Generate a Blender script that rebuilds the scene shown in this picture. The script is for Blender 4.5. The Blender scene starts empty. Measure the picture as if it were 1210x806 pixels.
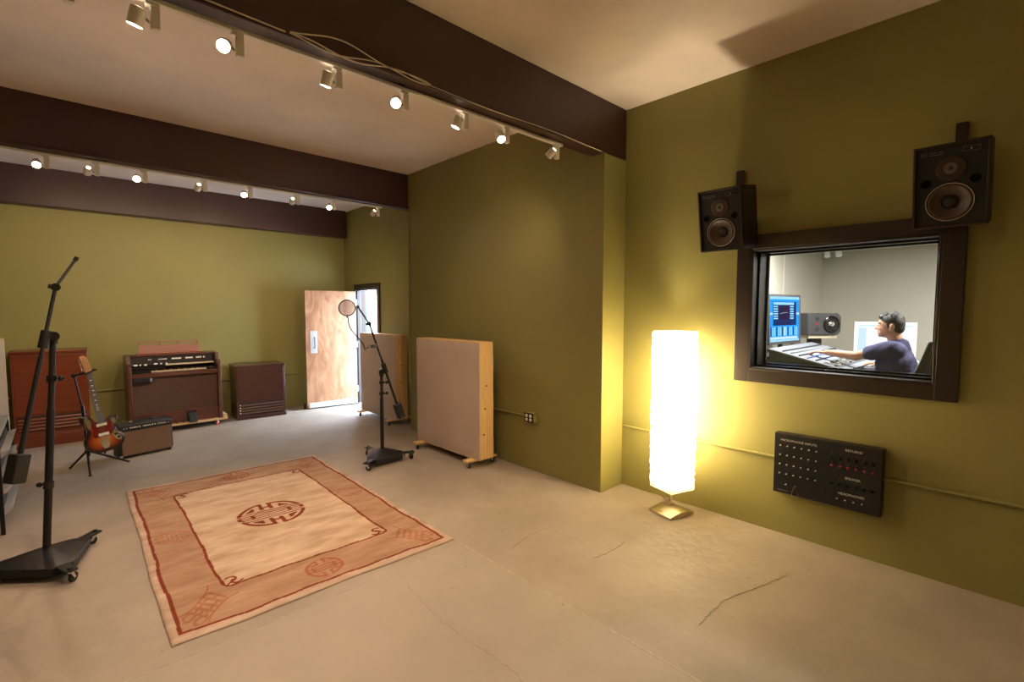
import bpy, bmesh, math, random
import numpy as np
from mathutils import Vector, Matrix, Euler
random.seed(7); RNG = np.random.default_rng(7)
PI = math.pi
def R(d): return math.radians(d)
scene = bpy.context.scene
COL = scene.collection

# ------------------------------------------------------------------ camera
cam_d = bpy.data.cameras.new('camera'); cam = bpy.data.objects.new('camera', cam_d); COL.objects.link(cam)
cam.location = (0, 0, 1.65)
cam.rotation_euler = (R(90 - 3.705), 0, R(-43.3))
cam_d.sensor_fit = 'HORIZONTAL'; cam_d.sensor_width = 36.0; cam_d.lens = 36.0 * 571.4 / 1210.0
cam_d.clip_start = 0.05; cam_d.clip_end = 200
scene.camera = cam

# ------------------------------------------------------------------ world, exposure
world = bpy.data.worlds.new('sky'); scene.world = world; world.use_nodes = True
wb = world.node_tree.nodes['Background']
wb.inputs[0].default_value = (0.62, 0.78, 1.0, 1); wb.inputs[1].default_value = 20.0
scene.view_settings.view_transform = 'Standard'; scene.view_settings.look = 'None'
scene.view_settings.gamma = 1.0; scene.view_settings.use_curve_mapping = False
scene.view_settings.exposure = 0.60

SPOT_W = 52.0            # every track light lamp
WARM = (1.0, 0.715, 0.50)
LAMP_W = 29.0            # each of the three bulbs inside the paper floor lamp
CONTROL_W = 40.0         # each added ceiling fixture of the control room

# ------------------------------------------------------------------ materials
def new_mat(name):
    m = bpy.data.materials.new(name); m.use_nodes = True
    nt = m.node_tree; return m, nt, nt.nodes['Principled BSDF']
def setin(b, **k):
    for n, v in k.items():
        n = {'rough': 'Roughness', 'metal': 'Metallic', 'spec': 'Specular IOR Level', 'coat': 'Coat Weight', 'trans': 'Transmission Weight',
             'sheen': 'Sheen Weight'}[n]
        b.inputs[n].default_value = v
def P(name, col, rough=0.5, metal=0.0, var=0.0, scale=8.0, bump=0.0, bscale=60.0, stretch=(1, 1, 1), spec=0.5, coat=0.0, detail=4.0, col2=None):
    m, nt, b = new_mat(name)
    setin(b, rough=rough, metal=metal, spec=spec, coat=coat)
    b.inputs['Base Color'].default_value = (*col, 1)
    tc = nt.nodes.new('ShaderNodeTexCoord'); mp = nt.nodes.new('ShaderNodeMapping')
    mp.inputs['Scale'].default_value = stretch
    nt.links.new(tc.outputs['Object'], mp.inputs['Vector'])
    if var > 0 or col2:
        n = nt.nodes.new('ShaderNodeTexNoise'); n.inputs['Scale'].default_value = scale; n.inputs['Detail'].default_value = detail
        nt.links.new(mp.outputs[0], n.inputs['Vector'])
        r = nt.nodes.new('ShaderNodeValToRGB'); r.color_ramp.elements[0].position = 0.3; r.color_ramp.elements[1].position = 0.7
        c2 = col2 or tuple(min(1, c * (1 + var)) for c in col)
        c1 = col if col2 else tuple(c * (1 - var) for c in col)
        r.color_ramp.elements[0].color = (*c1, 1); r.color_ramp.elements[1].color = (*c2, 1)
        nt.links.new(n.outputs['Fac'], r.inputs['Fac']); nt.links.new(r.outputs['Color'], b.inputs['Base Color'])
    if bump > 0:
        n2 = nt.nodes.new('ShaderNodeTexNoise'); n2.inputs['Scale'].default_value = bscale; n2.inputs['Detail'].default_value = 5
        nt.links.new(mp.outputs[0], n2.inputs['Vector'])
        bp = nt.nodes.new('ShaderNodeBump'); bp.inputs['Strength'].default_value = bump; bp.inputs['Distance'].default_value = 0.01
        nt.links.new(n2.outputs['Fac'], bp.inputs['Height']); nt.links.new(bp.outputs[0], b.inputs['Normal'])
    return m
def WOOD(name, c1, c2, rough=0.4, stretch=(1, 1, 12), scale=3.0, coat=0.0, dist=1.5):
    m, nt, b = new_mat(name); setin(b, rough=rough, coat=coat)
    tc = nt.nodes.new('ShaderNodeTexCoord'); mp = nt.nodes.new('ShaderNodeMapping'); mp.inputs['Scale'].default_value = stretch
    nt.links.new(tc.outputs['Object'], mp.inputs['Vector'])
    n = nt.nodes.new('ShaderNodeTexNoise'); n.inputs['Scale'].default_value = scale; n.inputs['Detail'].default_value = 6; n.inputs['Distortion'].default_value = dist
    nt.links.new(mp.outputs[0], n.inputs['Vector'])
    r = nt.nodes.new('ShaderNodeValToRGB'); r.color_ramp.elements[0].position = 0.32; r.color_ramp.elements[1].position = 0.68
    r.color_ramp.elements[0].color = (*c1, 1); r.color_ramp.elements[1].color = (*c2, 1)
    nt.links.new(n.outputs['Fac'], r.inputs['Fac']); nt.links.new(r.outputs['Color'], b.inputs['Base Color'])
    return m
def EMIT(name, col, s):
    m = bpy.data.materials.new(name); m.use_nodes = True; nt = m.node_tree; nt.nodes.clear()
    o = nt.nodes.new('ShaderNodeOutputMaterial'); e = nt.nodes.new('ShaderNodeEmission')
    e.inputs[0].default_value = (*col, 1); e.inputs[1].default_value = s
    nt.links.new(e.outputs[0], o.inputs[0]); return m

M = {}
def wall_paint(name, col):
    return P(name, col, 0.55, var=0.06, scale=1.2, bump=0.06, bscale=90, spec=0.35)
M['green'] = wall_paint('olive_green_paint', (0.268, 0.240, 0.075))
M['plaster'] = P('ceiling_plaster', (0.84, 0.725, 0.64), 0.75, var=0.12, scale=1.1, bump=0.45, bscale=7, spec=0.25, detail=9)
M['beam'] = P('dark_brown_beam_paint', (0.046, 0.0165, 0.0125), 0.38, var=0.12, scale=2, bump=0.05, bscale=30)
M['casing'] = P('dark_brown_casing_paint', (0.022, 0.0125, 0.0075), 0.42, var=0.12, scale=3)
M['white'] = P('white_enamel', (0.78, 0.74, 0.66), 0.35)
M['black'] = P('black_powder_coat', (0.010, 0.009, 0.009), 0.45, bump=0.03, bscale=300, spec=0.3)
M['blackgloss'] = P('black_gloss', (0.010, 0.009, 0.009), 0.18)
M['blackmatte'] = P('black_matte', (0.011, 0.010, 0.009), 0.75)
M['rubber'] = P('black_rubber', (0.012, 0.012, 0.012), 0.7)
M['chrome'] = P('chrome', (0.75, 0.74, 0.72), 0.16, 1.0)
M['steel'] = P('brushed_steel', (0.58, 0.52, 0.42), 0.32, 1.0, var=0.05, scale=30, stretch=(1, 30, 1))
M['alu'] = P('aluminium', (0.72, 0.74, 0.76), 0.35, 0.6)
M['pine'] = WOOD('pine_board', (0.62, 0.38, 0.14), (0.74, 0.50, 0.22), 0.5, stretch=(6, 6, 0.8), scale=5)
M['ply'] = WOOD('plywood', (0.50, 0.33, 0.17), (0.62, 0.43, 0.24), 0.55, stretch=(1.0, 8, 8), scale=3)
M['birch'] = WOOD('birch_veneer', (0.32, 0.145, 0.070), (0.52, 0.29, 0.165), 0.33, stretch=(2.2, 2.2, 0.7), scale=2.6, coat=0.15, dist=1.8)
M['fabric'] = P('pinkish_beige_fabric', (0.54, 0.425, 0.345), 0.95, var=0.05, scale=3, bump=0.25, bscale=400, spec=0.1)
M['palefabric'] = P('pale_grey_fabric', (0.52, 0.50, 0.46), 0.95, var=0.05, scale=4, bump=0.25, bscale=300, spec=0.1)
M['mahog'] = WOOD('red_mahogany', (0.130, 0.025, 0.008), (0.190, 0.042, 0.012), 0.32, stretch=(0.8, 6, 14), scale=2.2, coat=0.2)
M['walnut'] = WOOD('dark_mahogany', (0.040, 0.010, 0.0055), (0.068, 0.018, 0.009), 0.34, stretch=(0.8, 6, 14), scale=2.2, coat=0.2)
M['organwood'] = WOOD('organ_mahogany', (0.070, 0.018, 0.010), (0.105, 0.030, 0.016), 0.32, stretch=(1, 6, 10), scale=2.4, coat=0.2)
M['restwood'] = WOOD('music_rest_wood', (0.22, 0.070, 0.040), (0.28, 0.095, 0.055), 0.35, stretch=(1, 6, 10), scale=2.4)
M['cloth'] = P('brown_speaker_cloth', (0.075, 0.038, 0.022), 0.9, var=0.08, scale=20, bump=0.2, bscale=500)
M['grille'] = P('tan_grille_cloth', (0.165, 0.095, 0.050), 0.85, var=0.1, scale=120, bump=0.3, bscale=400)
M['tolex'] = P('black_tolex', (0.014, 0.013, 0.013), 0.6, bump=0.25, bscale=350)
M['ivory'] = P('ivory_keys', (0.72, 0.62, 0.45), 0.3)
M['tab'] = P('white_tab', (0.80, 0.78, 0.72), 0.35)
M['redwheel'] = P('red_wheel', (0.40, 0.03, 0.03), 0.4)
M['bluelabel'] = P('blue_label', (0.25, 0.33, 0.60), 0.5)
M['pickguard'] = P('red_tortoise_pickguard', (0.150, 0.008, 0.010), 0.18, var=0.4, scale=60, coat=0.4)
M['maple'] = WOOD('maple', (0.42, 0.21, 0.085), (0.50, 0.27, 0.12), 0.35)
M['rosewood_reflect'] = P('rosewood_reflection_tint', (0.095, 0.10, 0.135), 0.35)  # blue-grey reflection put into the fingerboard's base colour
M['grey_case'] = P('grey_metal_case', (0.27, 0.27, 0.25), 0.4)
M['lightgrey'] = P('light_grey_metal', (0.42, 0.42, 0.43), 0.4)
M['control_wall'] = P('control_room_wall', (0.50, 0.475, 0.41), 0.75, var=0.03, scale=2)
M['control_ceiling'] = P('control_room_ceiling', (0.56, 0.53, 0.46), 0.8)
M['control_floor'] = P('control_room_carpet', (0.10, 0.09, 0.08), 0.95)
M['console'] = P('console_grey', (0.22, 0.235, 0.275), 0.45)
M['console_dark'] = P('console_dark', (0.045, 0.045, 0.050), 0.5)
M['imac'] = P('white_plastic', (0.82, 0.82, 0.82), 0.3)
M['darkgrey'] = P('dark_grey_plastic', (0.045, 0.045, 0.050), 0.5)
M['cream'] = P('cream_board', (0.62, 0.55, 0.40), 0.6)
M['skin'] = P('skin', (0.55, 0.29, 0.19), 0.5, var=0.06, scale=25, spec=0.35)
M['hair'] = P('black_hair', (0.014, 0.012, 0.012), 0.5, var=0.5, scale=90, bump=0.6, bscale=120)
M['shirt'] = P('navy_shirt_cotton', (0.052, 0.050, 0.125), 0.9, var=0.06, scale=12, bump=0.15, bscale=300)
M['denim'] = P('dark_denim', (0.030, 0.036, 0.060), 0.9)
M['print'] = P('white_print', (0.62, 0.58, 0.50), 0.6)
M['dimprint'] = P('grey_print', (0.16, 0.13, 0.10), 0.6)
M['redcap'] = P('red_connector', (0.30, 0.008, 0.007), 0.45)
M['deepblack'] = P('deep_black', (0.003, 0.003, 0.003), 0.9, spec=0.1)
M['cone'] = P('woofer_cone', (0.085, 0.055, 0.045), 0.55)
M['conedark'] = P('woofer_dust_cap', (0.015, 0.012, 0.010), 0.6)
M['horn'] = P('tweeter_plate', (0.040, 0.018, 0.010), 0.4)
M['hornmid'] = P('tweeter_ring', (0.130, 0.095, 0.080), 0.5)
M['wirecream'] = P('cream_cable', (0.62, 0.54, 0.42), 0.5)
M['outside_board'] = P('white_siding', (0.80, 0.82, 0.86), 0.7)
M['outside_blue'] = P('blue_grey_siding', (0.022, 0.030, 0.052), 0.7)
M['outside_post'] = P('brown_post', (0.030, 0.016, 0.010), 0.7, var=0.2, scale=8)
M['outside_ground'] = P('outside_concrete', (0.45, 0.46, 0.48), 0.85, var=0.1, scale=3)
M['jointlight'] = P('pale_joint_mortar', (0.385, 0.335, 0.268), 0.8, var=0.2, scale=14)
M['crack'] = P('crack_dirt', (0.25, 0.20, 0.145), 0.9)
M['bulb'] = EMIT('halogen_bulb', (1.0, 0.86, 0.62), 130.0)
M['bulbback'] = EMIT('halogen_back_glow', (1.0, 0.80, 0.58), 6.0)
M['fill_fixture'] = EMIT('control_room_fill', (1.0, 0.93, 0.80), 9.0)  # glow of the lamps added to light the control room
M['screenwhite'] = EMIT('screen_white', (0.93, 0.97, 1.0), 1.0)
M['screenpale'] = EMIT('screen_pale_blue', (0.66, 0.84, 1.0), .85)
M['screenblue'] = EMIT('screen_blue', (0.020, 0.32, 0.95), 1.0)
M['screenlight'] = EMIT('screen_light_blue', (0.34, 0.70, 1.0), .95)
M['screendark'] = EMIT('screen_dark_blue', (0.014, 0.060, 0.26), .6)
M['screenplum'] = EMIT('screen_plum', (0.055, 0.030, 0.10), .55)

# floor: beige painted concrete
def floor_mat(name, base, amt, relief):
    m, nt, b = new_mat(name); setin(b, spec=0.4)
    L = nt.links.new; N = nt.nodes.new
    tc = N('ShaderNodeTexCoord')
    n1 = N('ShaderNodeTexNoise'); n1.inputs['Scale'].default_value = 0.9; n1.inputs['Detail'].default_value = 9; n1.inputs['Roughness'].default_value = 0.6
    L(tc.outputs['Object'], n1.inputs['Vector'])
    r1 = N('ShaderNodeValToRGB'); r1.color_ramp.elements[0].position = .36; r1.color_ramp.elements[1].position = .66
    r1.color_ramp.elements[0].color = (*[c * (1 - amt) for c in base], 1); r1.color_ramp.elements[1].color = (*[c * (1 + amt * .6) for c in base], 1)
    L(n1.outputs['Fac'], r1.inputs['Fac'])
    v = N('ShaderNodeTexVoronoi'); v.inputs['Scale'].default_value = 7.0; v.inputs['Randomness'].default_value = 1.0
    L(tc.outputs['Object'], v.inputs['Vector'])
    r2 = N('ShaderNodeValToRGB'); r2.color_ramp.elements[0].position = .025; r2.color_ramp.elements[1].position = .05
    r2.color_ramp.elements[0].color = (.42, .34, .26, 1); r2.color_ramp.elements[1].color = (1, 1, 1, 1)
    L(v.outputs['Distance'], r2.inputs['Fac'])
    mx = N('ShaderNodeMixRGB'); mx.blend_type = 'MULTIPLY'; mx.inputs['Fac'].default_value = 0.8
    L(r1.outputs['Color'], mx.inputs['Color1']); L(r2.outputs['Color'], mx.inputs['Color2'])
    L(mx.outputs[0], b.inputs['Base Color'])
    n3 = N('ShaderNodeTexNoise'); n3.inputs['Scale'].default_value = 4; n3.inputs['Detail'].default_value = 8
    L(tc.outputs['Object'], n3.inputs['Vector'])
    mr = N('ShaderNodeMapRange'); mr.inputs['To Min'].default_value = .52; mr.inputs['To Max'].default_value = .78
    L(n3.outputs['Fac'], mr.inputs['Value']); L(mr.outputs[0], b.inputs['Roughness'])
    n4 = N('ShaderNodeTexNoise'); n4.inputs['Scale'].default_value = 14; n4.inputs['Detail'].default_value = 8
    L(tc.outputs['Object'], n4.inputs['Vector'])
    bp = N('ShaderNodeBump'); bp.inputs['Strength'].default_value = relief; bp.inputs['Distance'].default_value = .012
    L(n4.outputs['Fac'], bp.inputs['Height']); L(bp.outputs[0], b.inputs['Normal'])
    return m
M['floor'] = floor_mat('beige_concrete', (0.335, 0.278, 0.218), 0.20, .42)
M['patch'] = floor_mat('beige_concrete_patch', (0.340, 0.288, 0.226), 0.12, .16)

def glass_mat():
    m = bpy.data.materials.new('window_glass'); m.use_nodes = True; nt = m.node_tree; nt.nodes.clear()
    o = nt.nodes.new('ShaderNodeOutputMaterial'); t = nt.nodes.new('ShaderNodeBsdfTransparent'); g = nt.nodes.new('ShaderNodeBsdfGlossy')
    t.inputs[0].default_value = (0.96, 0.97, 0.97, 1); g.inputs['Roughness'].default_value = 0.01
    fr = nt.nodes.new('ShaderNodeFresnel'); fr.inputs['IOR'].default_value = 1.35
    mx = nt.nodes.new('ShaderNodeMixShader')
    nt.links.new(fr.outputs[0], mx.inputs[0]); nt.links.new(t.outputs[0], mx.inputs[1]); nt.links.new(g.outputs[0], mx.inputs[2]); nt.links.new(mx.outputs[0], o.inputs[0])
    return m
M['glass'] = glass_mat()
def mesh_screen_mat():
    m = bpy.data.materials.new('nylon_mesh'); m.use_nodes = True; nt = m.node_tree; nt.nodes.clear()
    o = nt.nodes.new('ShaderNodeOutputMaterial'); t = nt.nodes.new('ShaderNodeBsdfTransparent'); d = nt.nodes.new('ShaderNodeBsdfDiffuse')
    d.inputs[0].default_value = (0.05, 0.045, 0.045, 1); mx = nt.nodes.new('ShaderNodeMixShader'); mx.inputs[0].default_value = 0.42
    nt.links.new(t.outputs[0], mx.inputs[1]); nt.links.new(d.outputs[0], mx.inputs[2]); nt.links.new(mx.outputs[0], o.inputs[0]); return m
M['nylon'] = mesh_screen_mat()
def shade_mat():
    m = bpy.data.materials.new('rice_paper_shade'); m.use_nodes = True; nt = m.node_tree; nt.nodes.clear()
    o = nt.nodes.new('ShaderNodeOutputMaterial'); t = nt.nodes.new('ShaderNodeBsdfTranslucent'); d = nt.nodes.new('ShaderNodeBsdfDiffuse'); mx = nt.nodes.new('ShaderNodeMixShader')
    t.inputs[0].default_value = (0.95, 0.90, 0.78, 1); d.inputs[0].default_value = (0.92, 0.88, 0.78, 1); mx.inputs[0].default_value = 0.45
    nt.links.new(t.outputs[0], mx.inputs[1]); nt.links.new(d.outputs[0], mx.inputs[2]); nt.links.new(mx.outputs[0], o.inputs[0]); return m
M['paper'] = shade_mat()
def sunburst_mat():
    m, nt, b = new_mat('sunburst_lacquer'); setin(b, rough=0.15, coat=0.5)
    a = nt.nodes.new('ShaderNodeVertexColor'); a.layer_name = 'Col'
    nt.links.new(a.outputs['Color'], b.inputs['Base Color']); return m
M['sunburst'] = sunburst_mat()
def rug_mat():
    m, nt, b = new_mat('wool_rug'); setin(b, rough=0.95, spec=0.1)
    L = nt.links.new; N = nt.nodes.new
    a = N('ShaderNodeVertexColor'); a.layer_name = 'Col'
    tc = N('ShaderNodeTexCoord'); mp = N('ShaderNodeMapping'); mp.inputs['Scale'].default_value = (1.2, 3.5, 1)
    L(tc.outputs['Object'], mp.inputs['Vector'])
    n = N('ShaderNodeTexNoise'); n.inputs['Scale'].default_value = 2.2; n.inputs['Detail'].default_value = 8; n.inputs['Roughness'].default_value = .65; L(mp.outputs[0], n.inputs['Vector'])
    r = N('ShaderNodeValToRGB'); r.color_ramp.elements[0].position = .3; r.color_ramp.elements[1].position = .68
    r.color_ramp.elements[0].color = (.66, .55, .44, 1); r.color_ramp.elements[1].color = (1.10, 1.09, 1.07, 1); L(n.outputs['Fac'], r.inputs['Fac'])
    mx = N('ShaderNodeMixRGB'); mx.blend_type = 'MULTIPLY'; mx.inputs['Fac'].default_value = 1; L(a.outputs['Color'], mx.inputs['Color1']); L(r.outputs['Color'], mx.inputs['Color2'])
    L(mx.outputs[0], b.inputs['Base Color'])
    n2 = N('ShaderNodeTexNoise'); n2.inputs['Scale'].default_value = 180; n2.inputs['Detail'].default_value = 3; L(tc.outputs['Object'], n2.inputs['Vector'])
    bp = N('ShaderNodeBump'); bp.inputs['Strength'].default_value = .4; bp.inputs['Distance'].default_value = .004
    L(n2.outputs['Fac'], bp.inputs['Height']); L(bp.outputs[0], b.inputs['Normal']); return m
M['rug'] = rug_mat()

# ------------------------------------------------------------------ mesh helpers
class MB:
    def __init__(s): s.v = []; s.f = []
    def add(s, vs, fs, X=None):
        o = len(s.v)
        for p in vs:
            p = Vector(p)
            if X is not None: p = X @ p
            s.v.append(tuple(p))
        for f in fs: s.f.append(tuple(i + o for i in f))
        return s
    def box(s, a, b, X=None):
        (x0, y0, z0), (x1, y1, z1) = a, b
        x0, x1 = min(x0, x1), max(x0, x1); y0, y1 = min(y0, y1), max(y0, y1); z0, z1 = min(z0, z1), max(z0, z1)
        return s.add([(x0,y0,z0),(x1,y0,z0),(x1,y1,z0),(x0,y1,z0),(x0,y0,z1),(x1,y0,z1),(x1,y1,z1),(x0,y1,z1)],
                     [(0,3,2,1),(4,5,6,7),(0,1,5,4),(1,2,6,5),(2,3,7,6),(3,0,4,7)], X)
    def hexa(s, b4, t4):            # bottom four and top four points, counter-clockwise seen from above
        return s.add(list(b4) + list(t4), [(0,3,2,1),(4,5,6,7),(0,1,5,4),(1,2,6,5),(2,3,7,6),(3,0,4,7)])
    def cyl(s, p0, p1, r0, r1=None, n=16, X=None):
        r1 = r0 if r1 is None else r1
        p0 = Vector(p0); p1 = Vector(p1); d = (p1 - p0).normalized()
        u = d.orthogonal().normalized(); w = d.cross(u)
        vs = []
        for p, r in ((p0, r0), (p1, r1)):
            for i in range(n):
                a = 2 * PI * i / n; vs.append(p + (u * math.cos(a) + w * math.sin(a)) * r)
        fs = [(i, (i+1) % n, n + (i+1) % n, n + i) for i in range(n)]
        fs += [tuple(range(n-1, -1, -1)), tuple(range(n, 2*n))]
        return s.add(vs, fs, X)
    def tube(s, pts, r, n=8, X=None, cap=True):
        pts = [Vector(p) for p in pts]; rs = r if isinstance(r, (list, tuple)) else [r] * len(pts)
        vs = []; u = None
        for i, p in enumerate(pts):
            d = (pts[min(i+1, len(pts)-1)] - pts[max(i-1, 0)]).normalized()
            u = d.orthogonal().normalized() if u is None else (u - d * u.dot(d)).normalized()
            w = d.cross(u)
            for k in range(n):
                a = 2 * PI * k / n; vs.append(p + (u * math.cos(a) + w * math.sin(a)) * rs[i])
        fs = []
        for i in range(len(pts) - 1):
            for k in range(n):
                fs.append((i*n + k, i*n + (k+1) % n, (i+1)*n + (k+1) % n, (i+1)*n + k))
        if cap: fs += [tuple(range(n-1, -1, -1)), tuple(range((len(pts)-1)*n, len(pts)*n))]
        return s.add(vs, fs, X)
    def lathe(s, prof, n=28, X=None, cap=True):   # (radius, z) along local z
        vs = []; fs = []
        for r, z in prof:
            for i in range(n):
                a = 2 * PI * i / n; vs.append((max(r, 1e-4) * math.cos(a), max(r, 1e-4) * math.sin(a), z))
        for j in range(len(prof) - 1):
            for i in range(n):
                fs.append((j*n + i, j*n + (i+1) % n, (j+1)*n + (i+1) % n, (j+1)*n + i))
        if cap: fs += [tuple(range(n-1, -1, -1)), tuple(range((len(prof)-1)*n, len(prof)*n))]
        return s.add(vs, fs, X)
    def prism(s, poly, y0, y1, X=None):  # polygon in x, z extruded along y
        n = len(poly)
        vs = [(x, y0, z) for x, z in poly] + [(x, y1, z) for x, z in poly]
        fs = [tuple(range(n)), tuple(range(2*n-1, n-1, -1))] + [(i, n + i, n + (i+1) % n, (i+1) % n) for i in range(n)]
        return s.add(vs, fs, X)
    def ell(s, c, r, n=18, m=12, X=None):
        c = Vector(c); vs = [(c.x, c.y, c.z - r[2])]; fs = []
        for j in range(1, m):
            t = -PI/2 + PI * j / m
            for i in range(n):
                a = 2 * PI * i / n
                vs.append((c.x + r[0]*math.cos(t)*math.cos(a), c.y + r[1]*math.cos(t)*math.sin(a), c.z + r[2]*math.sin(t)))
        vs.append((c.x, c.y, c.z + r[2])); top = len(vs) - 1
        for i in range(n):
            fs.append((0, 1 + (i+1) % n, 1 + i)); fs.append((top, 1 + (m-2)*n + i, 1 + (m-2)*n + (i+1) % n))
        for j in range(m - 2):
            for i in range(n):
                a = 1 + j*n
                fs.append((a + i, a + (i+1) % n, a + n + (i+1) % n, a + n + i))
        return s.add(vs, fs, X)
    def mesh(s, name, smooth=True):
        me = bpy.data.meshes.new(name); me.from_pydata(s.v, [], s.f); me.validate()
        bm = bmesh.new(); bm.from_mesh(me); bmesh.ops.recalc_face_normals(bm, faces=bm.faces); bm.to_mesh(me); bm.free()
        if smooth:
            me.polygons.foreach_set('use_smooth', [True] * len(me.polygons)); me.set_sharp_from_angle(angle=R(38))
        return me
    def build(s, name, mat, parent=None, bevel=0.0, smooth=True, seg=2):
        return link(name, s.mesh(name, smooth), mat, parent, bevel, seg)
def link(name, me, mat, parent=None, bevel=0.0, seg=2):
    o = bpy.data.objects.new(name, me); COL.objects.link(o)
    if mat is not None and not me.materials: me.materials.append(M[mat] if isinstance(mat, str) else mat)
    if parent: o.parent = parent
    if bevel:
        b = o.modifiers.new('bevel', 'BEVEL'); b.width = bevel; b.segments = seg; b.limit_method = 'ANGLE'; b.angle_limit = R(40)
    return o
def tag(o, label=None, cat=None, group=None, kind=None):
    if label: o['label'] = label
    if cat: o['category'] = cat
    if group: o['group'] = group
    if kind: o['kind'] = kind
    return o
def thing(name, label, cat, loc=(0, 0, 0), rot=(0, 0, 0), group=None):
    o = bpy.data.objects.new(name, None); COL.objects.link(o); o.empty_display_size = 0.1
    o.location = loc; o.rotation_euler = rot
    return tag(o, label, cat, group)
def struct(o, label=None): return tag(o, label, None, None, 'structure')
def text_mesh(name, body, size, mat, parent, X, ext=0.0006, align='CENTER'):
    cu = bpy.data.curves.new(name, 'FONT'); cu.body = body; cu.size = size; cu.extrude = ext; cu.align_x = align; cu.align_y = 'CENTER'; cu.resolution_u = 2
    t = bpy.data.objects.new(name + '_tmp', cu); COL.objects.link(t)
    dg = bpy.context.evaluated_depsgraph_get(); dg.update()
    me = bpy.data.meshes.new_from_object(t.evaluated_get(dg))
    bpy.data.objects.remove(t); bpy.data.curves.remove(cu)
    me.transform(X); me.materials.clear(); me.materials.append(M[mat])
    return link(name, me, None, parent)
def remeshed(mb, voxel, smooth_it=4, fac=0.5):
    me = mb.mesh('tmp', False); t = bpy.data.objects.new('tmp', me); COL.objects.link(t)
    r = t.modifiers.new('r', 'REMESH'); r.mode = 'VOXEL'; r.voxel_size = voxel
    if smooth_it:
        s = t.modifiers.new('s', 'SMOOTH'); s.factor = fac; s.iterations = smooth_it
    dg = bpy.context.evaluated_depsgraph_get(); dg.update()
    out = bpy.data.meshes.new_from_object(t.evaluated_get(dg))
    bpy.data.objects.remove(t); bpy.data.meshes.remove(me)
    out.polygons.foreach_set('use_smooth', [True] * len(out.polygons))
    return out
def bez(p, n=16):
    P0, P1, P2, P3 = [Vector(q) for q in p]
    return [(1-t)**3*P0 + 3*(1-t)**2*t*P1 + 3*(1-t)*t*t*P2 + t**3*P3 for t in [i/n for i in range(n+1)]]

# ================================================================== the room
XR, XP, YF, ZC = 3.84, 3.51, 8.5, 3.45
floor = struct(MB().box((-2.6, -2.6, -0.12), (3.90, 8.5, 0)).build('floor', 'floor', smooth=False), 'beige painted concrete studio floor with cracks')
MB().box((-2.6, -2.6, 0.0), (2.005, 2.66, 0.003)).build('concrete_patch', 'patch', floor, bevel=0.002)
for a_, b_ in (((2.005, -2.6, 0), (2.013, 2.668, .0034)), ((.0, 2.66, 0), (2.005, 2.666, .0034))): MB().box(a_, b_).build('slab_joint', 'jointlight', floor)
def crack(pts, w):
    mb = MB(); pts2 = []
    for (a, b) in zip(pts[:-1], pts[1:]):
        a = Vector((*a, 0)); b = Vector((*b, 0)); n = max(3, int((b-a).length / 0.016))
        for i in range(n):
            p = a.lerp(b, i/n) + Vector((random.uniform(-1, 1), random.uniform(-1, 1), 0)) * 0.007
            pts2.append(p)
    pts2.append(Vector((*pts[-1], 0)))
    vs = []; fs = []
    for i, p in enumerate(pts2):
        d = (pts2[min(i+1, len(pts2)-1)] - pts2[max(i-1, 0)]).normalized(); s = Vector((-d.y, d.x, 0))
        ww = w * (0.35 + random.random()) * (0.25 if i in (0, len(pts2)-1) else 1)
        vs += [p + s*ww + Vector((0,0,.0036)), p - s*ww + Vector((0,0,.0036)), p + s*ww + Vector((0,0,.0022)), p - s*ww + Vector((0,0,.0022))]
    for i in range(len(pts2)-1):
        a = i*4; b = a+4; fs += [(a, a+1, b+1, b), (a+2, b+2, b+3, a+3), (a, b, b+2, a+2), (a+1, a+3, b+3, b+1)]
    mb.add(vs, fs); mb.build('floor_crack', 'crack', floor, smooth=False)
for pts, w in (([(1.467, 2.486), (1.434, 2.251), (1.415, 2.055), (1.423, 1.9), (1.434, 1.77), (1.448, 1.6), (1.444, 1.483), (1.417, 1.322)], .0019),
        ([(3.258, 0.939), (2.994, 1.01), (2.81, 1.07), (2.666, 1.101), (2.606, 1.103), (2.433, 1.099), (2.364, 1.094)], .0016),
        ([(2.217, 2.361), (2.398, 2.411), (2.615, 2.421), (2.639, 2.257), (2.655, 2.081)], .0012),
        ([(2.536, 1.888), (2.689, 1.868), (2.87, 1.879)], .0013)): crack(pts, w)

struct(MB().box((-2.6, -2.6, ZC), (4.14, 5.76, ZC+.12)).build('ceiling', 'plaster', smooth=False), 'cream plaster ceiling between the dark beams')
struct(MB().box((-2.6, 5.90, 3.38), (3.98, 8.5, 3.57)).build('ceiling_far', 'plaster', smooth=False), 'lower plaster ceiling strip of the farthest bay')
# right wall with the control room window opening
WY0, WY1, WZ0, WZ1 = 0.355, 1.43, 1.20, 2.10
w = MB(); w.box((XR, -2.6, 0), (4.14, WY0, ZC)).box((XR, WY1, 0), (4.14, 2.56, ZC)).box((XR, WY0, 0), (4.14, WY1, WZ0)).box((XR, WY0, WZ1), (4.14, WY1, ZC)).box((XR, 2.56, 3.0), (4.14, 2.70, ZC))
struct(w.build('wall_right', 'green', smooth=False), 'olive green wall around the control room window')
w = MB(); w.box((XP, 2.70, 0), (4.14, 5.76, ZC)).box((XP, 2.56, 0), (4.14, 2.70, 3.0))
struct(w.build('wall_middle', 'green', smooth=False), 'projecting olive green wall between the two beams')
DY0, DY1, DZ = 7.27, 8.03, 2.0
w = MB(); w.box((XR, 5.76, 0), (3.90, DY0, 3.38)).box((XR, DY1, 0), (3.90, 8.5, 3.38)).box((XR, DY0, DZ), (3.90, DY1, 3.38))
struct(w.build('wall_recess', 'green', smooth=False), 'recessed olive green wall with the open door')
struct(MB().box((-2.8, 8.5, 0), (3.98, 8.7, 3.57)).build('wall_far', 'green', smooth=False), 'olive green far wall behind the organ')
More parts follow.
